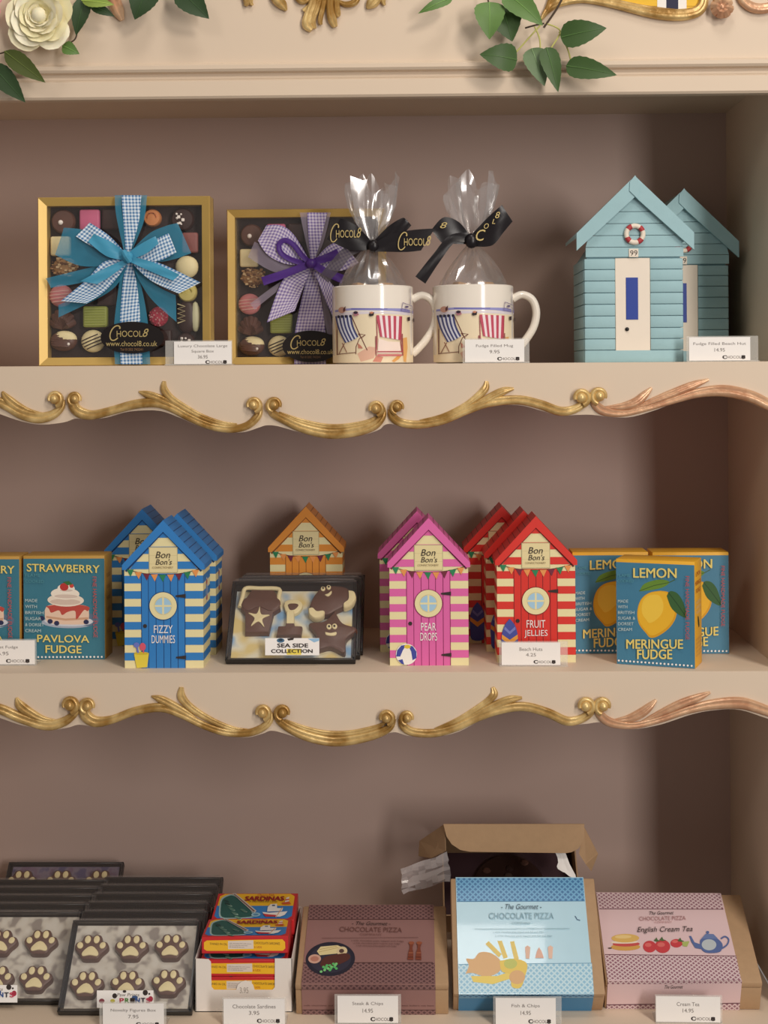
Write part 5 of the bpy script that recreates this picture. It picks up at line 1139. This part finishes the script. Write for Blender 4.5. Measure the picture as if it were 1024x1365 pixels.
def p_tea(a, L):
    a.poly([(70, 110), (788, 132), (800, 222), (82, 206)], PKD_); a.poly([(108, 465), (858, 480), (878, 610), (118, 598)], PKD_)
    a.line([(82, 206), (800, 222)], 4, (110, 70, 80)); a.line([(108, 464), (858, 479)], 4, (110, 70, 80))
    # scone, strawberries, teapot
    a.ell(228, 424, 84, 20, (216, 166, 88)); a.ell(232, 408, 78, 14, (204, 86, 84)); a.ell(222, 398, 80, 8, (240, 226, 206)); a.ell(228, 376, 80, 24, (224, 184, 104)); a.ell(216, 368, 48, 10, (236, 206, 140)); a.ell(138, 430, 12, 4, (90, 70, 60))
    for x, y, rx, ry in ((366, 424, 38, 32), (440, 424, 44, 36), (520, 408, 34, 23)): a.ell(x, y, rx, ry, (204, 70, 76)); a.ell(x-8, y-9, rx*.5, ry*.35, (224, 112, 108))
    for x, y in ((408, 385), (440, 382), (544, 388)): a.poly([(x-18, y+8), (x, y-10), (x+6, y+4), (x+22, y+10), (x, y+14)], (86, 110, 70))
    a.poly([(552, 402), (596, 398), (580, 428), (556, 425)], (176, 190, 110))
    bl_ = (92, 112, 164)
    a.poly(smooth2([(655, 405), (662, 388), (700, 378), (750, 384), (780, 410), (782, 436), (760, 460), (690, 462), (660, 440), (655, 405)], 36), bl_); a.poly([(595, 370), (606, 370), (624, 405), (662, 418), (660, 442), (626, 436), (606, 402)], bl_); a.poly([(664, 386), (690, 360), (735, 362), (760, 388)], (110, 130, 178)); a.ell(702, 352, 9, 8, bl_); a.line(smooth2([(776, 388), (800, 376), (820, 392), (810, 420), (780, 440)], 16), 8, bl_); a.ell(706, 420, 42, 30, (190, 200, 204))
    L.text('The Gourmet', 372, 230, 512, 250, INK, shear=.3); L.text('CHOCOLATE PIZZA', 312, 260, 580, 282, mat((170, 120, 120), .6)); L.text('COMPANY', 400, 288, 500, 298, mat((190, 140, 140), .6)); L.text('English Cream Tea', 298, 318, 616, 356, INK, shear=.3)
def f_tea(a): a.rect(118, 598, 880, 612, PKD_); a.rect(118, 704, 880, 708, (110, 70, 80)); a.rect(118, 708, 880, 740, PKD_); a.text('The Gourmet', 444, 618, 548, 634, INK, shear=.3)
pizza_box('pink plaid pizza box with strawberries and blue teapot print', (806, 1344), (1013, 1346), R(23), (.012, .868), R(-1.2), ((68, 110), (790, 132), (880, 610), (118, 600)), ((118, 600), (880, 610), (880, 740), (118, 725)), PKB, PKD_, p_tea, f_tea)

# open kraft box behind the fish and chips box: tray leaning at the same angle, lid raised with its tuck flap towards us
LE = at_y(685, 1098, .128); OW = .1525
ot = thing('open_pizza_box', 'open kraft box with raised lid behind the ice blue pizza box', 'gift box', (LE.x, .150, Z3+.0), group=None)
HINGE = Vector((0, .2340-.150, LE.z-.046-Z3)); ed = math.atan2(HINGE.z-.028, .090)
def rot(y, z): c_, s_ = math.cos(ed), math.sin(ed); return (HINGE.y+y*c_-z*s_, HINGE.z+y*s_+z*c_)      # y<0 runs down the slope from the hinge
mb = MB(); wv = OW/2; IN = mat((74, 50, 56), .7, noise=.1)
def slab(x0, x1, y0, y1, z0, z1, m):
    vs = [(x,)+rot(y, z) for z in (z0, z1) for y in (y0, y1) for x in (x0, x1)]
    mb.add(vs, [(0, 2, 3, 1), (4, 5, 7, 6), (0, 1, 5, 4), (2, 6, 7, 3), (0, 4, 6, 2), (1, 3, 7, 5)], m)
slab(-wv, wv, -.100, 0, -.034, -.032, KRAFT); mb.build('tray_base', ot, smooth=False)
for nm, a_ in (('tray_wall', (-wv, -wv+.0015, -.100, 0, -.032, 0)), ('tray_wall', (wv-.0015, wv, -.100, 0, -.032, 0)), ('tray_wall', (-wv+.0015, wv-.0015, -.0015, 0, -.032, 0)), ('tray_wall', (-wv+.0015, wv-.0015, -.100, -.0985, -.032, 0))):
    mb = MB(); slab(*a_, KRAFT); mb.build(nm, ot, smooth=False)
mb = MB(); slab(-wv+.002, wv-.002, -.098, -.002, -.0318, -.0312, IN); mb.build('tray_lining', ot, smooth=False)
LF = Vector((0, LE.y-.150, LE.z-Z3)); d = HINGE-LF; nrm = Vector((0, d.z, -d.y)).normalized()*.0012
mb = MB().add([(-wv, *HINGE[1:]), (wv, *HINGE[1:]), (wv, *LF[1:]), (-wv, *LF[1:]), *[(x, q.y+nrm.y, q.z+nrm.z) for x, q in ((-wv, HINGE), (wv, HINGE), (wv, LF), (-wv, LF))]], [(0, 1, 2, 3), (7, 6, 5, 4), (0, 4, 5, 1), (1, 5, 6, 2), (2, 6, 7, 3), (3, 7, 4, 0)], KRAFT)
mb.build('lid', ot, smooth=False)
kf = mpp(LE.y); fl_ = [(-wv, 0), (wv, 0), (wv, -.012), (wv-.002, -.020), (wv-.007, -.027), (wv-.014, -.0305), (wv-.02, -.0315), (-wv+.028, -.030), (-wv+.018, -.028), (-wv+.009, -.022), (-wv+.003, -.013)]
mb = MB().prism([(a_, LF.z+b_) for a_, b_ in fl_], LF.y-.0012, LF.y, KRAFT); mb.build('tuck_flap', ot, smooth=False)
for pts in ([(593, 1098, .129), (559, 1121, .172), (558, 1141, .172), (575, 1144, .150), (594, 1134, .130)], [(778, 1101, .129), (797, 1138, .150), (788, 1161, .146), (781, 1152, .135), (772, 1138, .130)]):
    vs = [at_y(*p)-Vector(ot.location) for p in pts]; c_ = Vector((.0006, .001, -.0006)); vs = vs+[v+c_ for v in vs]
    MB().add(vs, [(0, 1, 2, 3, 4), (9, 8, 7, 6, 5)]+[(i, i+5, (i+1) % 5+5, (i+1) % 5) for i in range(5)], KRAFT).build('side_flap', ot, smooth=False)
# what lies in and hangs out of the open box
M0 = Vector(ot.location)
yz = rot(-.0495, -.0308); pz = thing('chocolate_pizza', 'round dark chocolate pizza wrapped in clear film inside the open kraft box', 'chocolate', M0+Vector((0, *yz)), (ed, 0, 0))
MB().lathe([(.001, 0), (.041, 0), (.042, .003), (.040, .007), (.001, .008)], CHOCD, 36).build('disc', pz)
rn = random.Random(3)
mb = MB()
for q in range(14):
    a_, r_ = rn.uniform(0, 6.28), rn.uniform(.005, .036); mb.ball((r_*math.cos(a_), r_*math.sin(a_), .0085), .005, .004, .0025, rn.choice([CHOC, CHOCD, mat((90, 70, 60), .5)]), 8)
mb.build('toppings', pz)
MB().lathe([(.0435, .001), (.0445, .006), (.042, .0125), (.03, .0142), (.001, .0148)], CLEAR, 40, wob=lambda i, q: 1+.03*math.sin(9*q+i)+.02*math.sin(17*q)).build('clear_wrap', pz, ang=20)
def sheet(name, label, cat, corners, m, Y, crump, n=14, seed=1):
    r_ = random.Random(seed); A, B, C_, D_ = [at_y(x, y, Y+dy) for x, y, dy in corners]
    c = (A+B+C_+D_)/4; t = thing(name, label, cat, c); vs = []
    for i in range(n):
        for j in range(n):
            p = A.lerp(B, j/(n-1)).lerp(D_.lerp(C_, j/(n-1)), i/(n-1)); e = .3 if i in (0, n-1) or j in (0, n-1) else 1
            vs.append(p+Vector((r_.uniform(-1, 1)*.0012, (r_.uniform(-1, 1)*1.5+.6*math.sin(j*1.1+i*1.7))*crump*e, r_.uniform(-1, 1)*.0012))-c)
    MB().add(vs, [(i*n+j, i*n+j+1, (i+1)*n+j+1, (i+1)*n+j) for i in range(n-1) for j in range(n-1)], m).build('film' if m is not WHITE else 'paper', t, ang=15)
    return t
FILM = mat((214, 206, 206), .15, alpha=.42, noise=.1, spec=.8, name='crumpled_film')
b_ = sheet('cellophane_wrapper', 'crumpled clear wrapper hanging out of the open kraft box', 'wrapper', [(597, 1136, .004), (601, 1174, .004), (537, 1192, -.012), (534, 1158, -.012)], FILM, .134, .0024, 9)
sheet('paper_slip', 'small folded white paper slip tucked in the open kraft box', 'paper', [(741, 1136, 0), (752, 1136, 0), (770, 1173, -.004), (744, 1158, -.004)], WHITE, .138, .0004, 6, 4)

# ================================================================ PRICE TAGS in clear stands
def price_tag(label, x0, y0, x1, y1, z, Y, lines, hx0, hx1, rz=0, low=0):
    """card corners in pixels; Y None: the foot stands where the pixel row meets the shelf"""
    b = on_z((x0+x1)/2, y1+2, z) if Y is None else at_y((x0+x1)/2, y1, Y); k = mpp(b.y)
    W = (x1-x0)*k; H = (y1-y0)*k; cx = (x0+x1)/2
    t = thing('price_tag', label, 'price tag', (b.x, b.y, z), (0, 0, rz), 'shelf price tags')
    l, r = (hx0-cx)*k, (hx1-cx)*k; zb = .0012
    h = MB(); h.box(l, r, .0006, .0018, 0, H+.0012+zb, ACRYL, .0003, 1); h.box(l, r, .0018, .024, 0, .0012, ACRYL, .0003, 1); h.box(l, r, -.0052, -.0006, 0, .0012, ACRYL, .0003, 1)
    h.build('clear_stand', t)
    MB().box(-W/2, W/2, -.0004, .0004, zb, zb+H, WHITE).build('card', t)
    a = Art(lambda u, v: (u*W-W/2, zb+(1-v)*H))
    n = len(lines); y = .22 if n == 2 else .14
    for i, s_ in enumerate(lines):
        wd = min(.9, .039*len(s_)) if i < n-1 else .17; hh = .15
        a.text(s_, .5-wd/2, y+low, .5+wd/2, y+low+hh, GREY); y += .25 if n == 2 else .235
    ly = .80 if n == 2 else .86
    a.text('C', .55, ly-.02, .61, ly+.13, INK, .02); a.text('HOCOL', .615, ly, .85, ly+.12, GREY); a.text('8', .86, ly-.02, .91, ly+.13, INK, .03)
    a.build('lettering', t, front(0, -.0004, 0))
    return t
price_tag('price card for the luxury large square chocolate box', 232, 455, 309, 485, Z1, .004, ('Luxury Chocolate Large', 'Square Box', '36.95'), 220, 310)
price_tag('price card for the fudge filled mug', 620, 452, 699, 482, Z1, .006, ('Fudge Filled Mug', '9.95'), 617, 706)
price_tag('price card for the fudge filled beach hut', 919, 444, 1000, 475, Z1, .010, ('Fudge Filled Beach Hut', '14.95'), 916, 1011)
price_tag('price card for the fudge beside the strawberry fudge boxes', -38, 853, 47, 885, Z2, None, ('Dorset Fudge', '6.95'), -42, 49)
price_tag('price card for the beach hut cartons', 669, 856, 747, 886, Z2, None, ('Beach Huts', '4.25'), 666, 757, R(-1))
price_tag('price card for the novelty figures box', 137, 1337, 219, 1369, Z3, None, ('Novelty Figures Box', '7.95'), 132, 222)
price_tag('price card for the chocolate sardines', 298, 1331, 380, 1365, Z3, None, ('Chocolate Sardines', '3.95'), 296, 382)
price_tag('price card for the steak and chips pizza box', 450, 1327, 531, 1363, Z3, None, ('Steak & Chips', '14.95'), 446, 535)
price_tag('price card for the fish and chips pizza box', 661, 1330, 741, 1366, Z3, None, ('Fish & Chips', '14.95'), 658, 749)
price_tag('price card for the cream tea pizza box', 875, 1328, 960, 1362, Z3, None, ('Cream Tea', '14.95'), 874, 963, R(-1.5))

# ================================================================ ARTIFICIAL GARLAND on the fascia
LG = [mat(c, .5, noise=.18, nscale=60, name='leaf_green') for c in ((62, 90, 44), (46, 70, 38), (92, 126, 62), (98, 122, 84), (140, 162, 74), (74, 86, 36))]
VEIN = [mat(tuple(min(255, int(v*1.25+8)) for v in c), .5, noise=0) for c in ((62, 90, 44), (46, 70, 38), (92, 126, 62), (98, 122, 84), (140, 162, 74), (74, 86, 36))]
STEM = mat((70, 54, 38), .6, noise=.1); STEMY = mat((190, 188, 108), .6, noise=.1)
def ca(x, y): return (x*.293, y*.293)
def cb(x, y): return (550+x*.2832, y*.2832)
def leaf(parent, conv, base, tip, wd, kind, Y, tilt=0.0, fold=.16):
    A = at_y(*conv(*base), Y); B = at_y(*conv(*tip), Y-tilt); ax = B-A; Ln = ax.length; ax.normalize()
    sd = ax.cross(Vector((0, -1, 0))).normalized(); up = sd.cross(ax).normalized(); up = up if up.y < 0 else -up
    sc = .293 if conv is ca else .2832; Wd = wd*sc*mpp(Y)/2; n = 22; vs = []
    prof_ = [(0, .02), (.06, .38), (.15, .72), (.28, .96), (.42, 1.0), (.58, .88), (.72, .66), (.85, .38), (.94, .16), (1, .0)]
    if conv is cb: prof_ = [(0, .04), (.03, .46), (.1, .82), (.22, 1.0), (.38, .99), (.55, .85), (.72, .60), (.86, .33), (.95, .13), (1, 0)]
    pr = resample([(a_, b_, 0) for a_, b_ in prof_], n)
    for i, q in enumerate(pr):
        w_ = max(0, q.y)*Wd*(1+(.035 if i % 2 else -.02)); c = A+ax*(q.x*Ln)+up*(.004*math.sin(q.x*math.pi))
        vs += [c-sd*w_+up*(w_*fold), c-sd*w_*.5+up*(w_*fold*.35), c, c+sd*w_*.5+up*(w_*fold*.35), c+sd*w_+up*(w_*fold)]
    fs = [(i*5+j, i*5+j+1, (i+1)*5+j+1, (i+1)*5+j) for i in range(n-1) for j in range(4)]
    lf = MB().add(vs, fs, LG[kind]).build('leaf', parent, world=parent, ang=50)
    mb = MB(); mb.tube([A+ax*(t_*Ln)+up*(.004*math.sin(t_*math.pi)+.0002) for t_ in [q/8 for q in range(9)]], [.0006-.00045*q/8 for q in range(9)], VEIN[kind], n=6); mb.build('midrib', lf, world=parent)
    return lf
def stem(parent, conv, pts, wd, m, Y):
    P = resample([at_y(*conv(*p), Y) for p in pts], 10); MB().tube(P, wd, m, n=8).build('stem', parent, world=parent)
def spray(label, px, leaves, stems, conv, Y):
    o = at_y(*px, Y); t = thing('leaf_spray', label, 'artificial foliage', o)
    for b, tp, wd, kd, dy, tl in leaves: leaf(t, conv, b, tp, wd, kd, Y-dy, tl)
    for pts, wd, m, dy in stems: stem(t, conv, pts, wd, m, Y-dy)
    return t
spray('leafy green eucalyptus spray hanging beside the gilded frame', (720, -10),
 [((185, -12), (26, 64), 52, 2, .006, .004), ((420, 30), (470, 196), 150, 0, .004, .002), ((362, 10), (362, 186), 140, 2, .012, .006), ((436, -40), (614, 120), 120, 2, .016, .004), ((492, 282), (316, 256), 128, 0, .008, .008),
  ((560, 228), (622, 406), 112, 3, .005, .004), ((630, 224), (686, 434), 92, 0, .011, .006), ((698, 176), (914, 132), 124, 0, .010, .008), ((724, 310), (962, 354), 104, 0, .008, .010)],
 [([(720, -40), (680, 40), (618, 130)], .0011, STEM, .006), ([(620, 110), (580, 118), (530, 132)], .0009, STEM, .006), ([(350, -40), (358, 14)], .0008, STEM, .010), ([(610, 110), (560, 165), (484, 250)], .0008, STEMY, .006), ([(575, 125), (598, 180), (602, 232)], .0008, STEMY, .006),
  ([(625, 110), (680, 130), (694, 158), (650, 230)], .0008, STEMY, .006), ([(690, 150), (730, 230), (745, 285)], .0008, STEMY, .006)], cb, -.012)
spray('pair of dark green leaves hanging below the cream rose', (2, 60), [((20, 233), (207, 376), 88, 5, .010, .006), ((-40, 290), (116, 466), 100, 1, .006, .006)], [([(-40, 180), (-20, 240), (22, 238)], .0008, STEM, .008), ([(-40, 180), (-50, 260), (-36, 296)], .0008, STEM, .006)], ca, -.012)
spray('dark green leaves tucked behind the cream rose', (110, -6), [((392, -20), (346, 162), 84, 1, .003, .002), ((372, 2), (520, 22), 56, 4, .010, .004), ((410, 22), (522, 76), 48, 1, .006, .002), ((284, 208), (362, 246), 62, 2, .006, .003)], [([(380, -60), (388, 0)], .0009, STEM, .004), ([(350, 150), (340, 180), (300, 205)], .0008, STEM, .004)], ca, -.010)
spray('two dark green leaves drooping from above the fascia', (205, -20), [((690, -80), (613, 90), 136, 1, .008, .004), ((800, -60), (952, 86), 120, 1, .008, .004)], [([(690, -80), (740, -110), (800, -62)], .0009, STEM, .008)], ca, -.010)
# roses: petals wound around a centre that looks into the room
def rose(label, px, rad, cols, Y, seed):
    c = at_y(*px, Y); t = thing('rose', label, 'artificial flower', c); rn_ = random.Random(seed); n_ = 34
    MB().ball((0, -.012, 0), rad*.22, .008, rad*.22, cols[0], 12).build('centre', t)
    for k in range(n_):
        f = k/(n_-1); a0 = k*2.399+rn_.uniform(-.25, .25); r0 = rad*(.04+.50*f**.85); size = rad*(.24+.34*f); openv = R(8+68*f**1.1); vs = []; nu, nv = 9, 7
        rad_ = Vector((math.cos(a0), 0, math.sin(a0))); tan = Vector((-math.sin(a0), 0, math.cos(a0))); ax = Vector((0, -1, 0))
        for i in range(nv):
            v = i/(nv-1); dirv = ax*math.cos(openv)+rad_*math.sin(openv)
            for j in range(nu):
                u = -1+2*j/(nu-1); w_ = size*(.42+.75*math.sin(min(1, v*1.05)*math.pi*.5))*(1-.22*max(0, v-.7)/.3*abs(u))
                p = rad_*r0*.55+dirv*(size*1.05*v*(1-.10*u*u))+tan*(u*w_*.8)-rad_*(u*u*size*.42*(1-.5*f))+rad_*(.20*size*max(0, v-.65)/.35*(.3+f))
                p += ax*(rad*.16*(1-f))+Vector((rn_.uniform(-1, 1), rn_.uniform(-1, 1), rn_.uniform(-1, 1)))*size*.022*(v**2)+ax*(size*.05*math.sin(u*5+k)*v*v)
                p.y = min(p.y, .004-.001*f); vs.append(p)
        MB().add(vs, [(i*nu+j, i*nu+j+1, (i+1)*nu+j+1, (i+1)*nu+j) for i in range(nv-1) for j in range(nu-1)], cols[k % len(cols)]).build('petal', t, ang=70)
    return t
rose('large cream artificial rose in full bloom on the fascia', (56, 24), 49*mpp(0), [mat(c_, .6, noise=.04, sss=.15) for c_ in ((244, 236, 202), (248, 242, 216), (240, 232, 188))], -.014, 5)
rose('pink artificial rose beside the cream rose', (-24, 2), 34*mpp(0), [mat(c_, .6, noise=.04, sss=.15) for c_ in ((232, 176, 178), (224, 160, 164))], -.014, 9)
